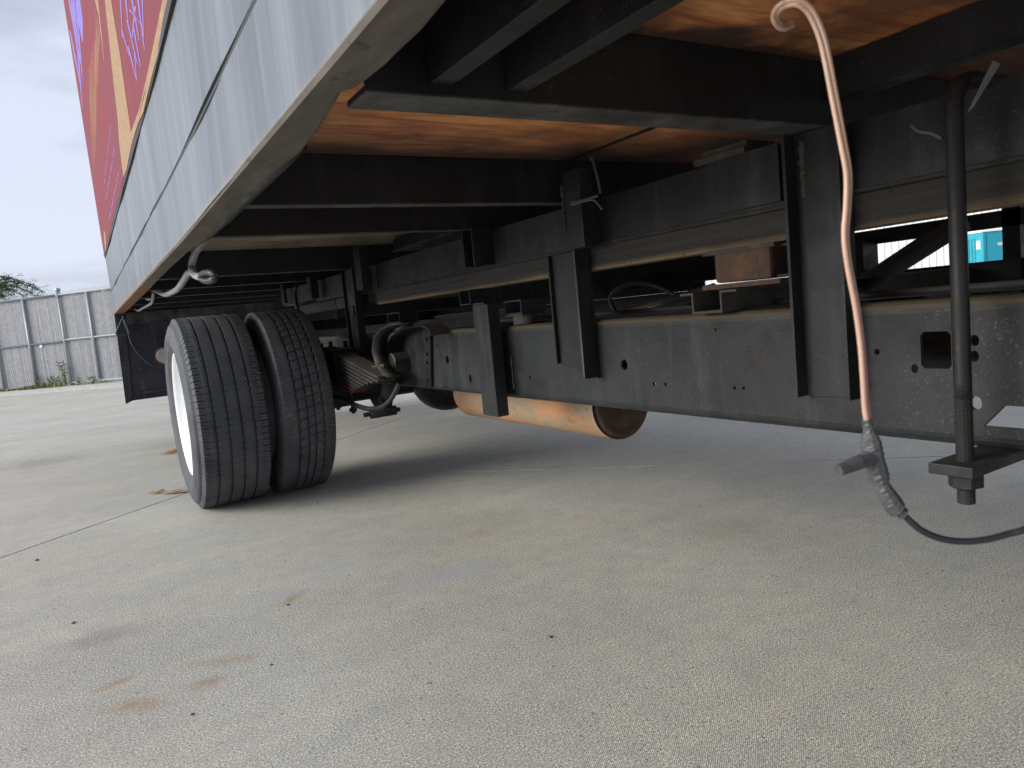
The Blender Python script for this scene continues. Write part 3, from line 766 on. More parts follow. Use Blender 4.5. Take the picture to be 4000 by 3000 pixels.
def angle_hanger(Lp, lip, Rp, z1, m='black'):
    """upright angle: broad web against the rail, one flange towards the lens; torch-cut lower end"""
    xw = 1.1675; a = onx(Lp, xw); c = onx(Rp, xw); l = ony(lip, c.y)
    bm = bmesh.new(); t_ = .006; n_ = 7; rd = random.Random(int(Lp[0]))
    zs = [c.z + (a.z - c.z) * k / n_ + (rd.uniform(-.006, .010) if 0 < k < n_ else 0) for k in range(n_ + 1)]
    ys_ = [c.y + (a.y - c.y) * k / n_ for k in range(n_ + 1)]
    prism(bm, [(xw, y, z) for y, z in zip(ys_, zs)] + [(xw, a.y, z1), (xw, c.y, z1)], (-t_, 0, 0))
    prism(bm, [(xw - t_ - .0005, c.y, c.z + .004), (l.x, c.y, l.z), (l.x, c.y, z1), (xw - t_ - .0005, c.y, z1)], (0, t_, 0))
    prism(bm, [(xw - t_ - .0005, a.y - t_, a.z), (xw - t_ - .012, a.y - t_, a.z - .004), (xw - t_ - .012, a.y - t_, z1), (xw - t_ - .0005, a.y - t_, z1)], (0, t_, 0))
    bmesh.ops.recalc_face_normals(bm, faces=bm.faces)
    h_ = mesh_obj('hanger_channel', bm, M[m], TR)
    bm = B((l.x - .0025, l.x - .0003, c.y - .0005, c.y + t_, l.z + .004, z1 - .002)); mesh_obj('worn_edge', bm, M['flange'], h_)
    return h_
angle_hanger((2193, 1416), (2288, 1480), (2345, 1478), .889)
angle_hanger((1382, 1380), (1413, 1392), (1440, 1392), 1.018)
cpost('hanger_bracket', 2.017, 2.087, .901, 1.018, 1.10, 1.168, m='frame')
def tpost(name, y0, y1, z0, z1, xn, xf_, m='frame'):
    return mesh_obj(name, B((xn, xf_, y0, y1, z0, z1)), M[m], TR, bevel=.002)
tpost('hanger_tube', 1.965, 2.062, .418, .775, 1.10, 1.142)
tpost('hanger_tube', 1.443, 1.514, .888, 1.079, 1.10, 1.140, 'black')
tpost('hanger_tube', 3.061, 3.140, .902, 1.093, 1.10, 1.140, 'black')
tpost('hanger_tube', 3.867, 3.936, .912, 1.030, 1.10, 1.142, 'black')
tpost('hanger_tube', 4.456, 4.526, .921, 1.055, 1.10, 1.118, 'black')
mesh_obj('hanger_arm', B((1.10, 1.2, 1.985, 2.055, .776, .782)), M['frame'], TR)
mesh_obj('gusset_plate', B((1.161, 1.167, .91, 1.075, .905, 1.012)), M['frame'], TR)
def weld(pts, r_=.0045, parent=TR, seed=1):
    rd = random.Random(seed); path = smooth_path(pts, 14)
    bm = T([p + Vector((rd.uniform(-1, 1), rd.uniform(-1, 1), rd.uniform(-1, 1))) * .0012 for p in path], r_, 7, rf=lambda i, n: rd.uniform(.6, 1.25))
    mesh_obj('weld_bead', bm, M['dusty'], parent, smooth=True)
weld([(1.099, 1.516, 1.05), (1.098, 1.516, .99), (1.10, 1.516, .93)], seed=4)
weld([(1.108, 3.142, 1.07), (1.108, 3.142, 1.0), (1.108, 3.142, .96)], .005, seed=5)
weld([(1.166, 3.058, 1.0), (1.166, 3.058, .95), (1.166, 3.057, .90)], .005, seed=6)
weld([(1.164, .858, 1.0), (1.163, .860, .95), (1.164, .858, .90)], .007, seed=7)
weld([(1.166, 1.96, .60), (1.166, 1.96, .56), (1.166, 1.96, .50)], .003, seed=8)

# -- U-bolt clamp near the lens
UB = part_empty('u_bolt', (1.07, .545, .43), TR)
xr = 1.085
r0, r1 = onx((3738, 290), xr), onx((3754, 1762), xr)
yr = (r0.y + r1.y) / 2
path = [(1.30, yr, 1.012), (1.16, yr, 1.013), (1.115, yr, 1.008), (xr + .008, yr, .992), (xr, yr, .965), (xr, yr, .9), (xr, yr, .7), (xr, yr, .56)]
mesh_obj('rod', T(smooth_path(path, 4), .0118, 16), M['bolt'], UB, smooth=True)
bm = bmesh.new(); pth = [(xr, yr, .56 - .0015 * k) for k in range(105)]
tube(bm, pth, .0118, 16, rf=lambda i, n: 1.04 if i % 2 else .95)
mesh_obj('thread', bm, M['bolt'], UB)
mesh_obj('clamp_plate', B((1.045, 1.42, yr - .030, yr + .032, .452, .468)), M['bolt'], UB, bevel=.0015)
bm = bmesh.new(); hexnut(bm, (xr, yr, .451), (0, 0, -1), .023, .022); bmesh.ops.recalc_face_normals(bm, faces=bm.faces); mesh_obj('nut', bm, M['bolt'], UB, bevel=.001)
bm = bmesh.new(); hexnut(bm, (1.36, yr, .451), (0, 0, -1), .023, .024); bmesh.ops.recalc_face_normals(bm, faces=bm.faces); mesh_obj('nut', bm, M['bolt'], UB, bevel=.001)
mesh_obj('rod', T([(1.36, yr, .93), (1.36, yr, .42)], .0118, 12), M['bolt'], UB, smooth=True)

# -- things seen through the gap at the right
p0, p1 = onx((3380, 1110), 1.62), onx((3760, 865), 1.62)
mesh_obj('brace_tube', T([p0, p1], .0235, 16), M['black'], TR, smooth=True)
mesh_obj('hanging_post', B((1.985, 2.02, .872, .912, .60, .96)), M['deep'], TR)
mesh_obj('valve_block', B((1.93, 2.0, 1.245, 1.36, .758, .85)), M['deep'], TR)
bm = bmesh.new(); bmesh.ops.create_uvsphere(bm, u_segments=16, v_segments=8, radius=.12, matrix=Matrix.Translation((1.9, 1.25, .73)) @ Matrix.Diagonal((1, 1.2, .32, 1)))
mesh_obj('valve_cover', bm, M['deep'], TR, smooth=True)
mesh_obj('brake_hose', T(smooth_path([(1.6, 1.95, .70), (1.6, 1.98, .76), (1.62, 1.90, .80), (1.64, 1.78, .78), (1.66, 1.66, .71)], 6), .008, 8), M['deep'], TR, smooth=True)
mesh_obj('tie_bar', T([onx((2260, 1290), 1.5), onx((2790, 1130), 1.5)], .018, 10), M['black'], TR, smooth=True)
hb0, hb1 = onx((1540, 978), 1.28), onx((1775, 912), 1.28)
mesh_obj('battery_shelf', B((1.28, 1.62, hb1.y, hb0.y, (hb0.z + hb1.z) / 2, 1.118)), M['deep'], TR)
mesh_obj('shelf_edge', B((1.272, 1.279, hb1.y, hb0.y, (hb0.z + hb1.z) / 2 - .004, (hb0.z + hb1.z) / 2 + .004)), M['flange'], TR)
mesh_obj('prop_shaft', T([(1.6, -2.2, .60), (1.6, 1.2, .56), (1.6, 3.3, .45)], .045, 16), M['deep'], TR, smooth=True)
mesh_obj('brake_line', T(smooth_path([(1.25, .3, .715), (1.3, .9, .712), (1.33, 1.6, .712), (1.28, 2.4, .715)], 4), .008, 8), M['deep'], TR, smooth=True)

# -- air tank
AT = part_empty('air_tank', (1.5, 2.35, .41), TR)
ta, tb, tr_, tx, tz = 1.84, 2.86, .116, 1.50, .408
bm = bmesh.new(); seg = 48; rings = []
for y in (ta + .006, ta + .012, ta + .3, ta + .6, tb - .012, tb - .006):
    rr = tr_ + (.0015 if y in (ta + .006, ta + .012) else 0)
    rings.append([bm.verts.new((tx + rr * math.cos(2 * math.pi * k / seg), y, tz + rr * math.sin(2 * math.pi * k / seg))) for k in range(seg)])
for a, b_ in zip(rings, rings[1:]):
    for k in range(seg): bm.faces.new((a[k], a[(k + 1) % seg], b_[(k + 1) % seg], b_[k]))
bmesh.ops.recalc_face_normals(bm, faces=bm.faces)
mesh_obj('tank_shell', bm, M['tank'], AT, smooth=True)
def tank_end(y, sgn):
    bm = bmesh.new(); prof = [(1.0, 0), (.97, -.006), (.93, .004), (.86, .010), (.6, -.004), (.3, -.012), (.02, -.014)]
    rings = [[bm.verts.new((tx + tr_ * f * math.cos(2 * math.pi * k / 40), y - sgn * d, tz + tr_ * f * math.sin(2 * math.pi * k / 40))) for k in range(40)] for f, d in prof]
    for a, b_ in zip(rings, rings[1:]):
        for k in range(40): bm.faces.new((a[k], a[(k + 1) % 40], b_[(k + 1) % 40], b_[k]))
    bm.faces.new(rings[-1]); bmesh.ops.recalc_face_normals(bm, faces=bm.faces)
    mesh_obj('end_cap', bm, M['rusty'], AT, smooth=True)
tank_end(ta, 1); tank_end(tb, -1)
mesh_obj('tank_strap', B((1.488, 1.512, 2.1, 2.13, .526, .72)), M['deep'], AT)

# -- rear axle, differential
AX = part_empty('rear_axle', (1.6, 3.51, .43), TR)
bm = bmesh.new(); bmesh.ops.create_uvsphere(bm, u_segments=24, v_segments=14, radius=.185, matrix=Matrix.Translation((1.62, 3.42, .445)) @ Matrix.Diagonal((1, 1.1, 1, 1)))
mesh_obj('differential', bm, M['black'], AX, smooth=True)
bm = bmesh.new()
for k in range(9): a = 2 * math.pi * k / 9; hexnut(bm, (1.62 + .17 * math.cos(a), 3.30, .445 + .17 * math.sin(a)), (0, -1, 0), .014, .012)
bmesh.ops.recalc_face_normals(bm, faces=bm.faces); mesh_obj('cover_bolts', bm, M['black'], AX)['kind'] = 'stuff'
mesh_obj('axle_tube', T([(.70, 3.51, .43), (2.5, 3.51, .43)], .062, 16), M['black'], AX, smooth=True)
mesh_obj('spring_seat', B((.985, 1.115, 3.42, 3.60, .36, .515)), M['black'], AX, bevel=.01)

# -- leaf spring
LS = part_empty('leaf_spring', (1.05, 3.5, .5), TR)
x0, x1 = 1.0, 1.078
yc0 = 3.53
for k in range(9):
    half = (.80, .79, .73, .67, .62, .57, .52, .47, .43)[k]
    zc = .600 - .0178 * k
    bm = bmesh.new(); rows = []
    n_ = 14
    for i_ in range(n_ + 1):
        s = -1 + 2 * i_ / n_; y = yc0 + s * half
        z = zc + .052 - .185 * (math.sqrt((s * half) ** 2 + .03) - .17)
        endw = .5 if i_ in (0, n_) else 1
        rows.append([bm.verts.new(q) for q in ((x0, y, z + .0055), (x1, y, z + .0055), (x1, y, z - .0055 * endw), (x0, y, z - .0055 * endw))])
    for a, b_ in zip(rows, rows[1:]):
        for q in range(4): bm.faces.new((a[q], a[(q + 1) % 4], b_[(q + 1) % 4], b_[q]))
    bm.faces.new(rows[0]); bm.faces.new(rows[-1][::-1]); bmesh.ops.recalc_face_normals(bm, faces=bm.faces)
    mesh_obj('leaf', bm, M['leafsteel'] if k < 7 else M['red'], LS, bevel=0)
mesh_obj('spring_clip', B((x0 - .008, x0 - .001, 3.24, 3.265, .462, .650), (x1 + .001, x1 + .008, 3.24, 3.265, .462, .650), (x0 - .001, x1 + .001, 3.24, 3.265, .455, .462)), M['frame'], LS)
mesh_obj('clip_bolt', T([(x0 - .02, 3.252, .644), (x1 + .02, 3.252, .644)], .008, 8), M['frame'], LS)
bm = bmesh.new()
for dy in (-.12, .12):
    for xx in (x0 - .02, x1 + .02):
        tube(bm, [(xx, 3.51 + dy, .68), (xx, 3.51 + dy, .325)], .010, 8); hexnut(bm, (xx, 3.51 + dy, .352), (0, 0, -1), .019, .018)
bmesh.ops.recalc_face_normals(bm, faces=bm.faces); mesh_obj('axle_u_bolts', bm, M['black'], LS)['kind'] = 'stuff'

# -- front spring hanger: curved rim wall round a boss
SH = part_empty('spring_hanger', (1.13, 2.7, .6), TR)
def hp(px): q = onx(px, 1.09); return (q.y, q.z)
rim_px = [(1508, 1482), (1497, 1440), (1496, 1395), (1505, 1350), (1528, 1312), (1562, 1286), (1605, 1273), (1645, 1271), (1672, 1285), (1680, 1310)]
rim_ = [hp(p) for p in rim_px]
bm = bmesh.new(); rows = []
for i_, (y, z) in enumerate(rim_):
    c = Vector((0, 2.62, .60)); d = (c - Vector((0, y, z))).normalized() * .007
    rows.append([bm.verts.new(q) for q in ((1.092, y, z), (1.172, y, z), (1.172, y + d.y, z + d.z), (1.092, y + d.y, z + d.z))])
for a, b_ in zip(rows, rows[1:]):
    for q in range(4): bm.faces.new((a[q], a[(q + 1) % 4], b_[(q + 1) % 4], b_[q]))
bm.faces.new(rows[0]); bm.faces.new(rows[-1][::-1]); bmesh.ops.recalc_face_normals(bm, faces=bm.faces)
mesh_obj('rim_wall', bm, M['black'], SH, smooth=False)
plate = [onx(p, 1.150) for p in ((1480, 1270), (1440, 1330), (1430, 1400), (1450, 1460), (1490, 1490), (1600, 1500), (1625, 1515), (1684, 1518), (1690, 1290), (1660, 1264), (1600, 1258), (1530, 1262))]
plate = [onx((p[0], p[1]), 1.158) for p in rim_px] + [onx(p, 1.158) for p in ((1684, 1512), (1625, 1512), (1590, 1495), (1540, 1490))]
mesh_obj('hanger_plate', P([tuple(p) for p in plate], (.010, 0, 0)), M['black'], SH)
arc = [onx(p, 1.03) for p in ((1512, 1478), (1490, 1463), (1465, 1425), (1451, 1372), (1458, 1318), (1485, 1283), (1522, 1267), (1565, 1262))]
bm = bmesh.new(); rows = []
for p in arc:
    d = (Vector((1.03, 2.64, .60)) - p).normalized() * .008
    rows.append([bm.verts.new(q) for q in (p, p + Vector((.062, 0, 0)), p + Vector((.062, d.y, d.z)), p + Vector((0, d.y, d.z)))])
for a, b_ in zip(rows, rows[1:]):
    for q in range(4): bm.faces.new((a[q], a[(q + 1) % 4], b_[(q + 1) % 4], b_[q]))
bm.faces.new(rows[0]); bm.faces.new(rows[-1][::-1]); bmesh.ops.recalc_face_normals(bm, faces=bm.faces)
mesh_obj('rim_wall', bm, M['deep'], SH, smooth=True)
e1_, e2_ = ony((1528, 1416), 2.80), ony((1620, 1408), 2.80)
bm = bmesh.new(); lathe_x(bm, [(-.0, .001), (-.0, .034), (.004, .040), (e2_.x - e1_.x, .040)], e1_.x, 2.80, (e1_.z + e2_.z) / 2, 28)
mesh_obj('boss', bm, M['black'], SH, smooth=False)
bm = bmesh.new()
for p in ((1665, 1325), (1667, 1382), (1667, 1415), (1669, 1482), (1615, 1480)):
    q = onx(p, 1.157); tube(bm, [(1.158, q.y, q.z), (1.150, q.y, q.z)], .007, 10)
bmesh.ops.recalc_face_normals(bm, faces=bm.faces); mesh_obj('rivets', bm, M['frame'], SH)['kind'] = 'stuff'
bm = bmesh.new(); tube(bm, [onx((1455, 1435), 1.05), onx((1505, 1428), 1.05)], .008, 8); mesh_obj('grease_bolt', bm, M['frame'], SH)

# -- shock absorber and its lower bracket
SA = part_empty('shock_absorber', (1.15, 3.1, .4), TR)
a, b_ = onx((1525, 1480), 1.16), onx((1505, 1600), 1.16)
mesh_obj('shock_tube', T([a, b_], .028, 14), M['black'], SA, smooth=True)
a2, b2 = onx((1520, 1492), 1.145), onx((1512, 1540), 1.145)
mesh_obj('label_band', T([a2, b2], .0285, 14), M['dusty'], SA, smooth=True)
c_ = onx((1505, 1608), 1.14); mesh_obj('lower_eye', T([(c_.x - .07, c_.y, c_.z), (c_.x + .05, c_.y, c_.z)], .022, 12), M['black'], SA, smooth=True)
mesh_obj('eye_bolt', T([(c_.x - .10, c_.y, c_.z), (c_.x + .07, c_.y, c_.z)], .010, 8), M['black'], SA)
e = [onx(p, 1.12) for p in ((1440, 1550), (1475, 1612), (1500, 1620), (1480, 1545))]
mesh_obj('lower_bracket', P([tuple(p) for p in e], (.01, 0, 0)), M['black'], SA)
hs = [onx((1285, 1545), .99), onx((1340, 1560), 1.0), onx((1390, 1583), 1.02), onx((1440, 1597), 1.04), onx((1490, 1590), 1.06), onx((1530, 1555), 1.08), onx((1560, 1495), 1.10)]
bm = T(smooth_path(hs, 14), .0105, 10, rf=lambda i, n: 1.08 if i % 2 else .92); mesh_obj('brake_hose', bm, M['conduit_black'], TR, smooth=True)

# -- mudflap/rear wheel guard plate
RP = part_empty('rear_guard', (.6, 6.5, .3), TR)
YR = 6.46
def rp(px): q = ony(px, YR); return q
q1, q2, q3, q4 = rp((487, 1232)), rp((517, 1565)), rp((700, 1540)), rp((700, 1212))
x_r = q1.x
mesh_obj('guard_plate', P([(q1.x, YR, q1.z), (q2.x, YR, q2.z), (1.5, YR, .33), (1.5, YR, .60), (2.87, YR, .60), (2.87, YR, 1.12), (q1.x, YR, 1.12)], (0, .006, 0)), M['rearplate'], RP)
e1, e2 = rp((447, 1234)), rp((491, 1578))
mesh_obj('side_flange', P([(e1.x, YR - .05, 1.015), (e2.x, YR - .05, e2.z), (q2.x, YR - .001, q2.z), (q1.x, YR - .001, 1.015)], (0, 0, 0.0001)) if 0 else P([(e1.x, YR - .02, 1.016), (e2.x, YR - .02, e2.z), (q2.x, YR - .02, q2.z), (q1.x, YR - .02, 1.016)], (0, .018, 0)), M['rearplate'], RP)
for z0, z1, dy in ((.925, 1.018, .03), (.372, .382, .012)):
    mesh_obj('stiffener', B((q1.x + .005, 1.5, YR - dy, YR - .001, z0, z1)), M['flange'], RP)
pc = rp((642, 1389))
bm = bmesh.new()
for r2, r3, d0, d1 in ((.060, .071, 0, .010),):
    rings = [[bm.verts.new((pc.x + rr * math.cos(2 * math.pi * k / 32), YR - dd, pc.z + rr * math.sin(2 * math.pi * k / 32))) for k in range(32)] for rr, dd in ((r3, 0), (r3, d1), (r2, d1), (r2, 0))]
    for a, b_ in zip(rings, rings[1:]):
        for k in range(32): bm.faces.new((a[k], a[(k + 1) % 32], b_[(k + 1) % 32], b_[k]))
bmesh.ops.recalc_face_normals(bm, faces=bm.faces)
M['rust'] = simple('flaky_rust', (.30, .14, .05), .85, 0, 60, .6, .5)
mesh_obj('rust_ring', bm, M['rust'], RP)
mesh_obj('pipe_stub', T([(pc.x, YR, pc.z), (pc.x, YR - .09, pc.z)], .060, 28), M['lampface'], RP, smooth=False)

# -- dual wheels
def tyre_profile(x0, x1, rT, rB, grooves, gw, gd, bl=1.0, br=.45):
    w = x1 - x0; pr = []; kind = []
    def add(x, r_, k=''): pr.append((x, r_)); kind.append(k)
    side = [(.012, rB), (-.008, rB + .016), (-.026, rB + .04), (-.035, rB + .075), (-.031, rB + .10), (-.021, rB + .125), (-.022, rB + .1265), (-.0185, rB + .130), (-.019, rB + .134), (-.010, rT - .024)]
    for x, r_ in side: add(x0 + (x * bl if x < 0 else x), r_)
    add(x0 - .009, rT - .019, 'c'); add(x0 - .001, rT - .0035, 'c'); add(x0 + .001, rT - .0018, 's')
    add(x0 + w * .045, rT - .0012, 's'); add(x0 + w * .09, rT - .0008, 's'); add(x0 + w * .12, rT - .0006, '')
    for g in grooves:
        gx = x0 + w * g
        add(gx - gw / 2 - .0105, rT); add(gx - gw / 2 - .005, rT, 'e'); add(gx - gw / 2, rT - .0004, 'z'); add(gx - gw / 2 * .7, rT - gd, 'z'); add(gx + gw / 2 * .7, rT - gd, 'z'); add(gx + gw / 2, rT - .0004, 'z'); add(gx + gw / 2 + .005, rT, 'E'); add(gx + gw / 2 + .0105, rT)
    add(x1 - w * .12, rT - .0006, ''); add(x1 - w * .09, rT - .0008, 's'); add(x1 - w * .045, rT - .0012, 's'); add(x1 - .001, rT - .0018, 's'); add(x1 + .001, rT - .0035, 'c'); add(x1 + .009, rT - .019, 'c')
    for x, r_ in side[::-1]: add(x1 - (x * br if x < 0 else x), r_)
    add(x1 - .02, rB - .01); add(x0 + .02, rB - .01)
    return pr, kind
WY, WR = 3.515, .430
def tyre(x0, x1, style, parent, npitch):
    grooves = (.205, .405, .60, .795) if style == 'rib' else (.27, .45, .60, .78)
    pr, kind = tyre_profile(x0, x1, WR, .266, grooves, .0088 if style == 'rib' else .0088, .010, 1.0 if style == 'rib' else .6, .45 if style == 'rib' else .3)
    frac = (0, .10, .20, .50, .60, .70); nf = len(frac)
    xm = (x0 + x1) / 2; tw = x1 - x0
    def fn(k, j, x, r_, a):
        p_, f_ = divmod(k, nf)
        a = 2 * math.pi * (p_ + frac[f_]) / npitch
        kd = kind[j]
        if style == 'rib':
            if kd in 'sc' and kd and f_ == 1: r_ -= .0065
            if kd == 's' and f_ == 4 and j % 2: r_ -= .004
            if kd in 'eE' and kd and f_ in (1,): r_ -= .0045
            if kd == 'z': x += .0006 * (1 if f_ < 3 else -1)
        else:
            mid = abs(x - xm) < tw * .30
            if kd == 'z' and abs(x - xm) > tw * .16: x += .0030 * (1 if f_ < 3 else -1)
            if mid and kd != 'z' and f_ == 1: r_ -= .005
            if mid and kd == 'z' and f_ == 1: r_ -= .004 if r_ > WR - .005 else 0
            if kd in 's' and kd and f_ in (1, 4): r_ -= .0025
            if mid: a += -.55 * (x - xm)
        z_flat = .0
        return x, r_, a
    bm = bmesh.new(); lathe_x(bm, pr, 0, WY, WR - .004, npitch * nf, closed=True, fn=fn)
    for v in bm.verts:                      # weight on the ground flattens the tread
        if v.co.z < .003: v.co.z = .002 + (v.co.z - .003) * .1
    return mesh_obj('tyre', bm, M['rubber'], parent, smooth=False)
def rim(x_out, x_disc, parent, m, flip=1):
    """barrel open at x_out, disc at x_disc"""
    s = flip
    bm = bmesh.new()
    pr = [(x_out, .277), (x_out - s * .004, .277), (x_out - s * .004, .271), (x_out + s * .010, .266), (x_out + s * .03, .250), (x_out + s * .06, .226), (x_disc - s * .06, .222), (x_disc - s * .035, .232), (x_disc - s * .012, .20)]
    prb = [(x + s * .006, r_ + .006) for x, r_ in pr[::-1]]
    # far side bead seat so that the barrel also closes behind the disc
    lathe_x(bm, pr + [(x_disc - s * .004, .17), (x_disc, .13), (x_disc, .10), (x_disc - s * .0, .02), (x_disc + s * .008, .02), (x_disc + s * .008, .20)] + [(x_disc - s * .02, .238), (x_out + s * .24, .262), (x_out + s * .24, .268), (x_out + s * .03, .266)], 0, WY, WR - .004, 64, closed=True)
    mesh_obj('rim', bm, m, parent, smooth=True)
    bm = bmesh.new()
    for k in range(10):
        a = 2 * math.pi * k / 10; hexnut(bm, (x_disc - s * .0, WY + .115 * math.cos(a), WR + .115 * math.sin(a)), (-s, 0, 0), .017, .03)
    bmesh.ops.recalc_face_normals(bm, faces=bm.faces); mesh_obj('lug_nuts', bm, M['hub'], parent)
    bm = bmesh.new()
    for k in range(5):                       # hand holes in the disc
        a = 2 * math.pi * (k + .3) / 5; c = Vector((x_disc - s * .0125, WY + .172 * math.cos(a), WR + .172 * math.sin(a)))
        u = Vector((0, -math.sin(a), math.cos(a))); w_ = Vector((0, math.cos(a), math.sin(a)))
        prism(bm, [c + u * .035 * math.cos(q) + w_ * .022 * math.sin(q) for q in [2 * math.pi * i_ / 12 for i_ in range(12)]], (s * .025, 0, 0))
    bmesh.ops.recalc_face_normals(bm, faces=bm.faces); mesh_obj('hand_holes', bm, M['hub'], parent)
W1 = part_empty('wheel', (.50, WY, 0), TR); tag(W1, 'outer rear wheel with straight ribbed tread and white rim')
tyre(.372, .632, 'rib', W1, 96)
rim(.362, .60, W1, M['rim'])
W2 = part_empty('wheel', (.84, WY, 0), TR); tag(W2, 'inner rear wheel with zigzag cut tread')
tyre(.704, .915, 'block', W2, 62)
rim(.910, .74, W2, M['rimdark'], -1)
bm = bmesh.new(); lathe_x(bm, [(.60, .16), (.735, .16)], 0, WY, WR, 40); mesh_obj('hub_barrel', bm, M['rim'], W1, smooth=True)
bm = bmesh.new(); lathe_x(bm, [(.655, .248), (.69, .205), (.70, .205), (.70, .12)], 0, WY, WR, 40); mesh_obj('disc_cone', bm, M['rim'], W2, smooth=True)
bm = bmesh.new(); lathe_x(bm, [(.46, .001), (.46, .06), (.48, .075), (.60, .085)], 0, WY, WR, 32); mesh_obj('hub_cap', bm, M['rim'], W1, smooth=True)

# -- tall items behind the inner wheel
mesh_obj('bump_strap', T(smooth_path([(1.06, 4.0, .99), (1.06, 4.03, .975), (1.06, 4.05, .93), (1.06, 4.0, .78)], 4), .011, 8), M['black'], TR, smooth=True)

# ------------------------------------------------------------------ hanging conduits, wires, ties
def px_path(pts): return smooth_path([onx(p, x) for p, x in pts], 8)
o = mesh_obj('conduit', T(px_path([((800, 930), .40), ((783, 955), .40), ((762, 990), .39), ((750, 1030), .385), ((752, 1060), .38), ((768, 1078), .375), ((786, 1080), .374)]), .0128, 12), M['conduit_grey'], None, smooth=True)
tag(o, 'fat grey conduit drooping from the crossbeam beside the skirt panel', 'conduit')
dense = [onx((812 + 27 * math.cos(a_), 1081 + 17 * math.sin(a_) ), .376 + .004 * a_ / 6.3) for a_ in [3.6 - 6.6 * q / 70 for q in range(71)]]
bm = bmesh.new(); tube(bm, dense, .0098, 12, rf=lambda i, n: 1.14 if i % 4 < 2 else .74)
o = mesh_obj('corrugated_hose', bm, M['conduit_black'], None, smooth=False); tag(o, 'black ribbed hose curled into a small ring under the grey conduit', 'hose')
o = mesh_obj('conduit', T(px_path([((752, 1062), .385), ((735, 1068), .385), ((715, 1100), .388), ((692, 1130), .392), ((668, 1143), .396), ((645, 1150), .40), ((620, 1140), .402), ((585, 1122), .405)]), .0125, 12), M['conduit_grey'], None, smooth=True)
tag(o, 'pale grey conduit sagging toward the rear along the skirt panel lip', 'conduit')
o = mesh_obj('conduit', T(px_path([((555, 1142), .40), ((565, 1155), .40), ((580, 1166), .40), ((590, 1160), .40), ((592, 1140), .41)]), .014, 10), M['conduit_grey'], None, smooth=True)
tag(o, 'short grey conduit end poking out behind the rusty lip', 'conduit')
o = mesh_obj('strap', T(px_path([((598, 1142), .40), ((596, 1170), .40), ((588, 1187), .40), ((560, 1202), .40), ((540, 1213), .40), ((525, 1205), .40), ((505, 1198), .39)]), .008, 6), M['conduit_grey'], None, smooth=True)
tag(o, 'limp grey strap hanging in a V near the rear corner of the lip', 'strap')
def py_path(pts, y): return smooth_path([ony(p, y) for p in pts], 6)
o = mesh_obj('wire', T(py_path([(484, 1233), (470, 1262), (457, 1290), (455, 1305), (470, 1311), (500, 1304), (505, 1300), (497, 1275), (484, 1240)], 6.35), .006, 6), M['wire_dark'], None, smooth=True)
tag(o, 'dark blue wire looped at the rear corner of the skirt', 'wire')
o = mesh_obj('wire', T(py_path([(484, 1236), (488, 1265), (500, 1292), (504, 1310), (512, 1335), (522, 1355), (545, 1385), (575, 1415), (600, 1430), (640, 1437)], 6.38), .008, 6), M['wire_dark'], None, smooth=True)
tag(o, 'taped wire trailing down the black rear guard plate', 'wire')
def tie(pts, x, lab, r_=.003):
    o = mesh_obj('cable_tie', T(smooth_path([onx(p, x) for p in pts], 5), r_, 6), M['tie'], None, smooth=True); tag(o, lab, 'cable tie')
tie([(2305, 615), (2314, 622), (2320, 645), (2335, 700), (2345, 755)], 1.145, 'grey cable tie tail hanging straight between the orange plywood and the subframe rail', .0035)
tie([(2230, 800), (2237, 790), (2250, 788), (2290, 778), (2335, 765)], 1.093, 'grey cable tie knotted on the bracket, tail pointing up right')
tie([(2240, 800), (2275, 787), (2320, 782), (2352, 818)], 1.092, 'grey cable tie knotted on the bracket, tail drooping down')
tie([(3560, 487), (3590, 512), (3640, 520), (3680, 540)], 1.09, 'thin pale tie end curving toward the upright U-bolt rod')
o = mesh_obj('cable_tie', P([onx((3878, 236), 1.07), onx((3906, 250), 1.07), onx((3800, 420), 1.08), onx((3778, 440), 1.08)], (.002, 0, 0)), M['tie'], None); tag(o, 'wide translucent strap slanting beside the top of the U-bolt rod', 'strap')

# ------------------------------------------------------------------ copper coloured cable near the lens
cp = [(3095, 95), (3060, 108), (3035, 88), (3028, 60), (3045, 30), (3080, 12), (3120, 10), (3165, 45), (3205, 130), (3230, 230), (3262, 400), (3292, 560), (3312, 680), (3310, 800), (3302, 920), (3315, 1040), (3345, 1200), (3365, 1350), (3375, 1480), (3382, 1590), (3392, 1650)]
dp = [.535, .53, .525, .52, .51, .505, .5, .5, .5] + [.5] * 12
path = [atd(p, d) for p, d in zip(cp, dp)]
CB = thing('speaker_cable', path[-1], 'copper coloured twin cable spliced with grey tape to a black cord, nearest the lens', 'cable')
sp_ = smooth_path(path, 8); rt = RW @ Vector((1, 0, 0))
def off(path_, w):
    n_ = len(path_); o_ = []
    for i_, p in enumerate(path_):
        t_ = (path_[min(i_ + 1, n_ - 1)] - path_[max(i_ - 1, 0)]).normalized(); fwd = (p - Vector((0, 0, CH))).normalized()
        s = t_.cross(fwd).normalized(); ang = 1.2 * math.sin(i_ * .02 + 5.2)
        o_.append(p + (s * math.cos(ang) + fwd * math.sin(ang)) * w)
    return o_
mesh_obj('copper_strand', T(off(sp_, -.0015), .0020, 12), M['cable'], CB, smooth=True)
mesh_obj('pink_strand', T(off(sp_, .0015), .0020, 12), M['cable_pink'], CB, smooth=True)
tpx = [(3385, 1640), (3395, 1690), (3402, 1730), (3412, 1780), (3430, 1850), (3445, 1895), (3470, 1940), (3500, 1985), (3530, 2005)]
rd = random.Random(5); tp = smooth_path([atd(p, .5) for p in tpx], 6)
wob = [rd.uniform(-1, 1) for _ in range(12)]
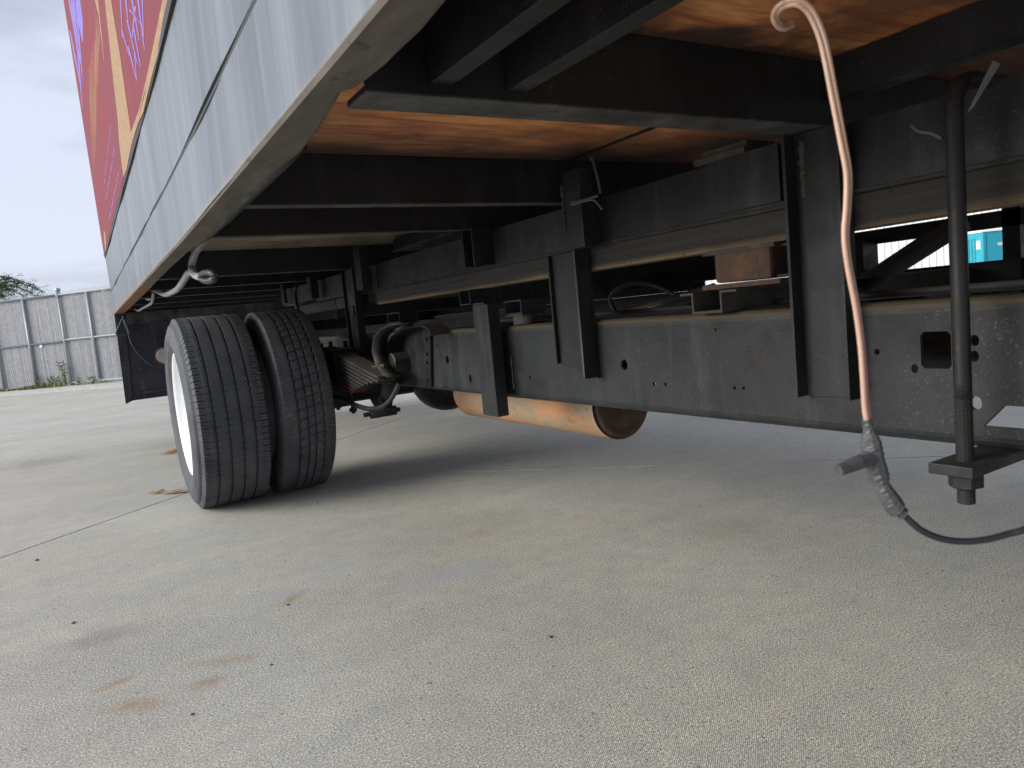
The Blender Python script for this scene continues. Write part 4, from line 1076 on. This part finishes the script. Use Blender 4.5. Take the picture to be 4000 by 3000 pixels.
def tape_r(i, n):
    f_ = i / n * 10; k = int(f_); base = wob[k] + (wob[k + 1] - wob[k]) * (f_ - k)
    env = .55 + .5 * min(1, max(0, (i - 4) / 8)) - (.35 if n - i < 6 else 0)
    return env * (1 + .16 * base + rd.uniform(-.03, .03))
bm = T(tp, .0058, 10, rf=tape_r)
for v in bm.verts: v.co += Vector((rd.uniform(-1, 1), rd.uniform(-1, 1), rd.uniform(-1, 1))) * .0004
mesh_obj('tape_wrap', bm, M['tape'], CB, smooth=False)
bm = T([atd((3400, 1790), .497), atd((3350, 1808), .49), atd((3275, 1838), .485)], .0052, 10, rf=lambda i, n: (1, 1.0, .8)[i]); mesh_obj('taped_stub', bm, M['tape'], CB)
kp = [(3520, 1998), (3560, 2040), (3610, 2078), (3680, 2105), (3760, 2115), (3850, 2108), (3940, 2085), (4020, 2060), (4200, 1960), (4450, 1700), (4600, 1300), (4650, 800), (4650, 350)]
mesh_obj('black_cord', T(smooth_path([atd(p, .5 + .02 * max(0, i_ - 7)) for i_, p in enumerate(kp)], 8), .0024, 10), M['cable_black'], CB, smooth=True)

# ------------------------------------------------------------------ fence, gate, kerb, weeds, tree
FP = Vector((-.26, 18.95)); FD = Vector((-.68, .73)).normalized(); FN = Vector((-FD.y, FD.x))   # FN points to the truck side? fixed below
if FN.dot(Vector((0, -1))) < 0: FN = -FN
def fp(s, n_, z): q = FP + FD * s + FN * n_; return Vector((q.x, q.y, z))
ZB, ZT, ZM = .055, 2.045, 1.01
def chainlink(root, s0, s1, z0, z1, seed):
    rd = random.Random(seed)
    bm = bmesh.new(); n_ = int((s1 - s0) / .062)
    for k in range(n_):
        s = s0 + (k + .5) * (s1 - s0) / n_; w = .0295; tw = rd.uniform(-.010, .010); zt = z1 - rd.random() * .03
        a = [fp(s - w, -.004 + tw, z0), fp(s + w, -.004 - tw, z0), fp(s + w, -.004 - tw * .5, zt), fp(s - w, -.004 + tw * .5, zt)]
        prism(bm, a, tuple(Vector((-FN.x, -FN.y, 0)) * .006))
    bmesh.ops.recalc_face_normals(bm, faces=bm.faces)
    o = mesh_obj('privacy_slats', bm, M['slat'], root); o['kind'] = 'stuff'
    bm = bmesh.new(); H_ = z1 - z0 + .075; pitch = .072; hw = .0042
    def strand(sa, za, sb, zb_, n0):
        if sb < sa: sa, za, sb, zb_ = sb, zb_, sa, za
        d = Vector((sb - sa, zb_ - za)).normalized(); q = Vector((-d.y, d.x)) * hw
        a = [fp(sa - q.x, n0, za - q.y), fp(sb - q.x, n0, zb_ - q.y), fp(sb + q.x, n0, zb_ + q.y), fp(sa + q.x, n0, za + q.y)]
        bm.faces.new([bm.verts.new(v) for v in a])
    slope = 1.55; run = H_ / slope
    k = s0 - run
    while k < s1:
        for sgn in (1, -1):
            sa, sb = k, k + run
            za, zb_ = (z0, z0 + H_) if sgn > 0 else (z0 + H_, z0)
            ca, cb = max(sa, s0), min(sb, s1)
            if cb > ca:
                f0, f1 = (ca - sa) / run, (cb - sa) / run
                strand(ca, za + (zb_ - za) * f0, cb, za + (zb_ - za) * f1, .006 if sgn > 0 else .009)
        k += pitch
    o = mesh_obj('wire_mesh', bm, M['wire'], root); o['kind'] = 'stuff'
def post(root, s, z0, z1, r_, name='post', n0=.035):
    return mesh_obj(name, T([fp(s, n0, z0), fp(s, n0, z1)], r_, 12), M['galv'], root, smooth=True)
def hrail(root, s0, s1, z, r_=.021, n0=.035, name='rail'):
    return mesh_obj(name, T([fp(s0, n0, z), fp(s1, n0, z)], r_, 10), M['galv'], root, smooth=True)
F1 = thing('chain_link_fence', fp(2, 0, 0), 'chain link fence with grey privacy slats on the left, running up to the capped post', 'fence')
chainlink(F1, .0, 9.0, ZB, ZT + .02, 1)
for s in (.955, 1.93, 2.95, 4.0, 5.1, 6.2, 7.3, 8.4): post(F1, s, .0, ZT - .01, .024 if s > 1 else .03)
hrail(F1, .03, 9.0, ZT); hrail(F1, .03, 9.0, ZM)
tp_ = post(F1, .02, .0, 2.17, .05, 'terminal_post', -.06)
bm = T([fp(.02, -.06, 2.150), fp(.02, -.06, 2.20)], .062, 14, rf=lambda i, n: 1 if i == 0 else .8); mesh_obj('post_cap', bm, M['galv'], F1)
G1 = thing('chain_link_gate', fp(-2, 0, 0), 'slatted chain link gate with crossed tube frame, right of the capped post', 'gate')
chainlink(G1, -6.2, -.04, ZB + .03, ZT, 2)
for s in (-.06, -.86, -1.68, -2.6, -3.5, -4.4, -5.3, -6.2): post(G1, s, .07, ZT, .024)
hrail(G1, -6.2, -.06, ZT + .0); hrail(G1, -6.2, -.06, ZM + .035); hrail(G1, -6.2, -.06, .085)
for s, z in ((-.06, ZM + .035), (-.86, ZM + .035), (-.86, .085), (-.06, ZT)): mesh_obj('corner_fitting', T([fp(s, .035, z - .05), fp(s, .035, z + .05)], .033, 10), M['galv'], G1)
o = mesh_obj('paper_tag', P([fp(.70, .02, .93), fp(.62, .02, .93), fp(.62, .02, 1.0), fp(.68, .02, 1.0)], tuple(Vector((FN.x, FN.y, 0)) * .003)), M['sign'], None); tag(o, 'small white tag caught on the fence below its middle rail', 'tag')

# kerb strip
bm = bmesh.new(); rows = []
rd = random.Random(9)
for k in range(61):
    s = 10 - k * .35; wv = .03 * math.sin(s * 2.1) + .02 * rd.random()
    rows.append([bm.verts.new(q) for q in (fp(s, 1.05 + wv, -.095), fp(s, .82 + wv, -.02), fp(s, .62, .015 + .01 * rd.random()), fp(s, -.4, .02), fp(s, -.4, -.2))])
for a, b_ in zip(rows, rows[1:]):
    for q in range(4): bm.faces.new((a[q], a[q + 1], b_[q + 1], b_[q]))
bmesh.ops.recalc_face_normals(bm, faces=bm.faces)
kb = mesh_obj('kerb', bm, M['kerb'], None, smooth=False); tag(kb, kind='structure')

def blades(bm, c, h, n_, spread, rd, wide=.010):
    for _ in range(n_):
        a = rd.uniform(0, 6.28); r_ = rd.random() * spread; b0 = c + Vector((math.cos(a) * r_, math.sin(a) * r_ * .6, 0))
        lean = Vector((rd.uniform(-1, 1), rd.uniform(-1, 1), 0)) * h * .45; hh = h * rd.uniform(.4, 1.1)
        s = Vector((rd.uniform(-1, 1), rd.uniform(-.4, .4), 0)).normalized() * wide
        v = [bm.verts.new(q) for q in (b0 - s, b0 + s, b0 + lean * .45 + Vector((0, 0, hh * .6)) + s * .7, b0 + lean * .45 + Vector((0, 0, hh * .6)) - s * .7, b0 + lean + Vector((0, 0, hh)))]
        bm.faces.new(v[:4]); bm.faces.new((v[3], v[2], v[4]))
rd = random.Random(21); bm = bmesh.new()
s = 6.0
while s > .05:
    blades(bm, fp(s, .10 + rd.random() * .22, .015), .09 + .04 * math.sin(s * 3), 22, .14, rd)
    s -= .07
s = 0
while s > -1.6:
    if rd.random() < .5: blades(bm, fp(s, .08, .015), .07, 8, .10, rd)
    s -= .09
w = mesh_obj('weeds', bm, M['grass'], None); tag(w, 'strip of low green weeds growing along the foot of the fence', 'weeds', kind='stuff')
def leafq(bm, c, l, wd, d, n_):
    d = d.normalized(); s = d.cross(n_).normalized() * wd
    v = [bm.verts.new(q) for q in (c, c + d * l * .45 + s, c + d * l, c + d * l * .45 - s)]; bm.faces.new(v)
def plant(s, h, n_, lab, seed, spread=.10):
    rd = random.Random(seed); t = thing('plant', fp(s, .1, .02), lab, 'plant')
    b2 = bmesh.new(); b1 = bmesh.new()
    for k in range(4):
        top_ = fp(s + rd.uniform(-spread, spread), .1 + rd.uniform(-.04, .06), .02 + h * rd.uniform(.7, 1)); base = fp(s + rd.uniform(-.03, .03), .1, .015)
        tube(b1, [base, base.lerp(top_, .5) + Vector((rd.uniform(-.02, .02), 0, 0)), top_], .005, 5)
        for q in range(n_ // 4):
            f_ = rd.uniform(.15, 1); c = base.lerp(top_, f_)
            d = Vector((rd.uniform(-1, 1), rd.uniform(-1, 1), rd.uniform(-.2, .8))); leafq(b2, c, rd.uniform(.05, .09), .014, d, Vector((rd.uniform(-.4, .4), -1, rd.uniform(.0, .8))))
    mesh_obj('stem', b1, M['bark'], t); mesh_obj('foliage', b2, M['grass'], t)
plant(.02, .62, 80, 'tall green weed climbing the gate post in the middle of the fence', 1)
plant(.34, .26, 60, 'bushy green weed just left of the capped fence post', 2, .16)
plant(.90, .30, 30, 'thin green weed at the foot of the left fence post', 3, .08)
plant(-.36, .18, 14, 'sparse weed sprig under the gate, between its first two uprights', 4, .06)
plant(-.72, .15, 24, 'small yellowish weed clump at the foot of the second gate upright', 5, .10)

def tree(base, tips, lab, seed, h):
    rd = random.Random(seed); t = thing('tree', base, lab, 'tree')
    bt = bmesh.new(); bl = bmesh.new(); base = Vector(base)
    top_ = base + Vector((.3, .2, h * .55))
    tube(bt, smooth_path([base, base + Vector((.05, 0, h * .3)), top_], 5), .13, 10, rf=lambda i, n: 1 - .5 * i / n)
    allt = list(tips)
    for k in range(26):
        a = rd.uniform(0, 6.28); r_ = rd.uniform(.5, 1.4); allt.append(top_ + Vector((math.cos(a) * r_ - 1.6, math.sin(a) * r_, rd.uniform(-.5, .55))))
    for tipp in allt:
        tipp = Vector(tipp); mid = top_.lerp(tipp, .5) + Vector((0, 0, .35))
        lim = smooth_path([top_.lerp(base, .15), mid, tipp], 8)
        tube(bt, lim, .030, 6, rf=lambda i, n: 1 - .9 * i / n)
        for q in range(70):
            f_ = rd.uniform(.35, 1.0); c = lim[int(f_ * (len(lim) - 1))]
            tw = Vector((rd.gauss(0, 1), rd.gauss(0, 1), rd.gauss(-.15, .55))).normalized(); ln = rd.uniform(.12, .34)
            for l in range(6):
                cc = c + tw * ln * (l + 1) / 6 - Vector((0, 0, .012 * l * l * .3))
                for sg in (-1, 1):
                    sd_ = tw.cross(Vector((0, 0, 1))); sd_ = sd_.normalized() if sd_.length > .01 else Vector((1, 0, 0))
                    leafq(bl, cc, rd.uniform(.045, .075), .011, (sd_ * sg + tw * .5 + Vector((0, 0, rd.uniform(-.5, .1)))), Vector((rd.uniform(-.5, .5), rd.uniform(-.5, .5), 1)))
    mesh_obj('trunk', bt, M['bark'], t, smooth=True); mesh_obj('crown', bl, M['leaf'], t)
TY = 21.5
tips = [ony((150, 1122), TY), ony((178, 1142), TY), ony((165, 1165), TY), ony((90, 1105), TY), ony((60, 1150), TY), ony((120, 1175), TY), ony((20, 1120), TY), ony((10, 1165), TY), ony((-60, 1130), TY), ony((40, 1190), TY)]
tb_ = ony((-150, 1400), TY + .5); tree((tb_.x, tb_.y, -.1), tips, 'green tree behind the fence at the far left, branch drooping over the top rail', 5, 4.3)

# ------------------------------------------------------------------ white building and portable toilet, seen through the chassis
bd = ray((3620, 1000)); bd = Vector((bd.x, bd.y)).normalized()
BC = bd * 42; BN = -bd; BT = Vector((-BN.y, BN.x))
rot = 0.18; BT = Vector((BT.x * math.cos(rot) - BT.y * math.sin(rot), BT.x * math.sin(rot) + BT.y * math.cos(rot))); BN = Vector((-BT.y, BT.x)); BN = BN if BN.dot(bd) < 0 else -BN
def bp(s, n_, z): q = BC + BT * s + BN * n_; return Vector((q.x, q.y, z))
BD = thing('metal_building', bp(0, -3, 0), 'long white building of ribbed sheet metal beyond the truck, seen through the chassis gap', 'building')
bm = bmesh.new(); prism(bm, [bp(-16, -.02, -.1), bp(16, -.02, -.1), bp(16, -8, -.1), bp(-16, -8, -.1)], (0, 0, 4.7)); bmesh.ops.recalc_face_normals(bm, faces=bm.faces)
mesh_obj('wall', bm, M['white_wall'], BD)
bm = bmesh.new(); prism(bm, [bp(-16.4, .3, 4.6), bp(-16.4, -4, 5.9), bp(-16.4, -8.3, 4.6)], tuple(bp(16.4, .3, 4.6) - bp(-16.4, .3, 4.6))); bmesh.ops.recalc_face_normals(bm, faces=bm.faces)
mesh_obj('roof', bm, M['galv'], BD)
def wall_panel_mesh():
    bm = bmesh.new(); xs = [0, .06, .08, .12, .14, .38, .40, .44, .46, .70, .72, .76, .78, .98]
    hs_ = [0, 0, .035, .035, 0, 0, .035, .035, 0, 0, .035, .035, 0, 0]
    rows = [[bm.verts.new(tuple(Vector((BT.x, BT.y, 0)) * x + Vector((BN.x, BN.y, 0)) * (.004 + h_) + Vector((0, 0, z)))) for x, h_ in zip(xs, hs_)] for z in (0, 4.5)]
    for k in range(len(xs) - 1): bm.faces.new((rows[0][k], rows[0][k + 1], rows[1][k + 1], rows[1][k]))
    me = bpy.data.meshes.new('wall_panel'); bm.to_mesh(me); bm.free(); me.materials.append(M['white_wall']); return me
wpm = wall_panel_mesh()
for k in range(32):
    o = bpy.data.objects.new('wall_panel', wpm); C.objects.link(o); o.parent = BD; o.location = bp(-15.8 + k * .985, 0, 0) - WORLD_LOC[BD]
def toilet(px, dist, yaw, lab):
    d_ = ray(px); d_ = Vector((d_.x, d_.y)).normalized(); c = d_ * dist
    t = thing('portable_toilet', (c.x, c.y, 0), lab, 'portable toilet')
    f_ = -d_; f_ = Vector((f_.x * math.cos(yaw) - f_.y * math.sin(yaw), f_.x * math.sin(yaw) + f_.y * math.cos(yaw))); s_ = Vector((-f_.y, f_.x))
    def q(a, b2, z): v = c + s_ * a + f_ * b2; return Vector((v.x, v.y, z))
    def bx(name, a0, a1, b0, b1, z0, z1, m):
        bm = bmesh.new(); prism(bm, [q(a0, b0, z0), q(a1, b0, z0), q(a1, b1, z0), q(a0, b1, z0)], (0, 0, z1 - z0)); bmesh.ops.recalc_face_normals(bm, faces=bm.faces); return mesh_obj(name, bm, M[m], t)
    bx('cabin', -.54, .54, -.55, .54, .1, 2.12, 'teal'); bx('base', -.57, .57, -.58, .58, 0, .1, 'print')
    bx('door', -.40, .40, .545, .565, .16, 1.98, 'teal'); bx('door_frame', -.47, -.43, .541, .575, .12, 2.05, 'teal_dark'); bx('door_frame', .43, .47, .541, .575, .12, 2.05, 'teal_dark')
    bx('roof', -.58, .58, -.58, .58, 2.121, 2.16, 'sign')
    bm = bmesh.new(); prism(bm, [q(-.56, .56, 2.16), q(.56, .56, 2.16), q(.40, .2, 2.30), q(-.40, .2, 2.30)], tuple(q(0, -.9, 0) - q(0, 0, 0))); bmesh.ops.recalc_face_normals(bm, faces=bm.faces); mesh_obj('roof_cap', bm, M['sign'], t)
    bx('latch', .30, .36, .566, .59, 1.0, 1.12, 'sign'); bx('notice', .08, .34, .5655, .569, 1.50, 1.62, 'sign'); bx('notice_print', .12, .30, .5692, .570, 1.55, 1.57, 'print')
    for sg in (-1, 1):
        bm = bmesh.new(); prism(bm, [q(sg * .541, .10, 1.42), q(sg * .541, .36, 1.42), q(sg * .541, .36, 1.78), q(sg * .541, .10, 1.78)], tuple((q(sg, 0, 0) - q(0, 0, 0)) * .006)); bmesh.ops.recalc_face_normals(bm, faces=bm.faces); mesh_obj('notice', bm, M['sign'], t)
        bm = bmesh.new(); prism(bm, [q(sg * .548, .14, 1.52), q(sg * .548, .32, 1.52), q(sg * .548, .32, 1.54), q(sg * .548, .14, 1.54)], tuple((q(sg, 0, 0) - q(0, 0, 0)) * .002)); bmesh.ops.recalc_face_normals(bm, faces=bm.faces); mesh_obj('notice_print', bm, M['print'], t)
        for b0 in (-.4, -.2, 0): 
            bm = bmesh.new(); prism(bm, [q(sg * .541, b0, .3), q(sg * .541, b0 + .05, .3), q(sg * .541, b0 + .05, 1.9), q(sg * .541, b0, 1.9)], tuple((q(sg, 0, 0) - q(0, 0, 0)) * .02)); bmesh.ops.recalc_face_normals(bm, faces=bm.faces); mesh_obj('side_rib', bm, M['teal_dark'], t)
toilet((3856, 1000), 38, .62, 'teal portable toilet with white stickers standing before the white building')

# ------------------------------------------------------------------ litter on the slab
def pebble(px, r_, lab, m='stone', seed=0):
    rd = random.Random(seed); c = onz(px, 0); bm = bmesh.new(); bmesh.ops.create_icosphere(bm, subdivisions=2, radius=r_)
    for v in bm.verts: v.co *= 1 + rd.uniform(-.18, .18); v.co.z *= .6; v.co.x *= 1.2
    bmesh.ops.translate(bm, verts=bm.verts, vec=(c.x, c.y, r_ * .45))
    o = mesh_obj('pebble', bm, M[m], None); tag(o, lab, 'pebble')
pebble((2152, 2490), .0040, 'lone dark pebble on the open slab under the front of the truck', seed=1)
pebble((145, 2190), .006, 'reddish brown pebble just in front of the slab joint at left', seed=2)
pebble((288, 2435), .0045, 'dark pebble beside the grey scuff at lower left', seed=3)
pebble((752, 2792), .0032, 'dark pebble below the rust stains at lower left', seed=4)
pebble((1125, 2364), .0035, 'dark pebble at the end of a short rust streak', seed=5)
pebble((1060, 2598), .003, 'small brown pebble right of the faint rust streak', seed=6)
pebble((1233, 1970), .006, 'small pale pebble on the slab just in front of the inner tyre', 'kerb', seed=7)
pebble((2155, 2605), .0028, 'small pale pebble in the bright middle of the slab', 'kerb', seed=8)
def dryleaf(px, l, lab, seed):
    rd = random.Random(seed); c = onz(px, 0); bm = bmesh.new()
    for k in range(5):
        a = rd.uniform(-.5, .5); d = Vector((math.cos(a), math.sin(a), rd.uniform(.02, .15))) * l * rd.uniform(.5, 1); s = Vector((-d.y, d.x, 0)).normalized() * l * .12
        o_ = c + Vector((rd.uniform(-.4, .4) * l, rd.uniform(-.2, .2) * l, .004))
        v = [bm.verts.new(q_) for q_ in (o_, o_ + d * .5 + s, o_ + d, o_ + d * .5 - s)]; bm.faces.new(v)
    o = mesh_obj('dry_leaf', bm, M['dry'], None); md = o.modifiers.new('t', 'SOLIDIFY'); md.thickness = .0015; tag(o, lab, 'leaf')
dryleaf((672, 1928), .10, 'crumpled brown leaf on the slab joint left of the outer tyre', 1)
dryleaf((600, 1930), .08, 'thin brown leaf scrap farther left of the outer tyre', 2)
dryleaf((640, 1773), .16, 'long dry brown leaf left of the white rim', 3)

GROUPS = {'cable tie': 'cable ties on the chassis', 'pebble': 'pebbles scattered on the concrete', 'leaf': 'dry leaves beside the outer tyre',
          'plant': 'weeds rooted along the fence', 'conduit': 'grey conduits under the skirt lip', 'wire': 'wires at the rear corner of the skirt'}
for o in scene.objects:
    if o.parent is None and o.get('category') in GROUPS: o['group'] = GROUPS[o['category']]
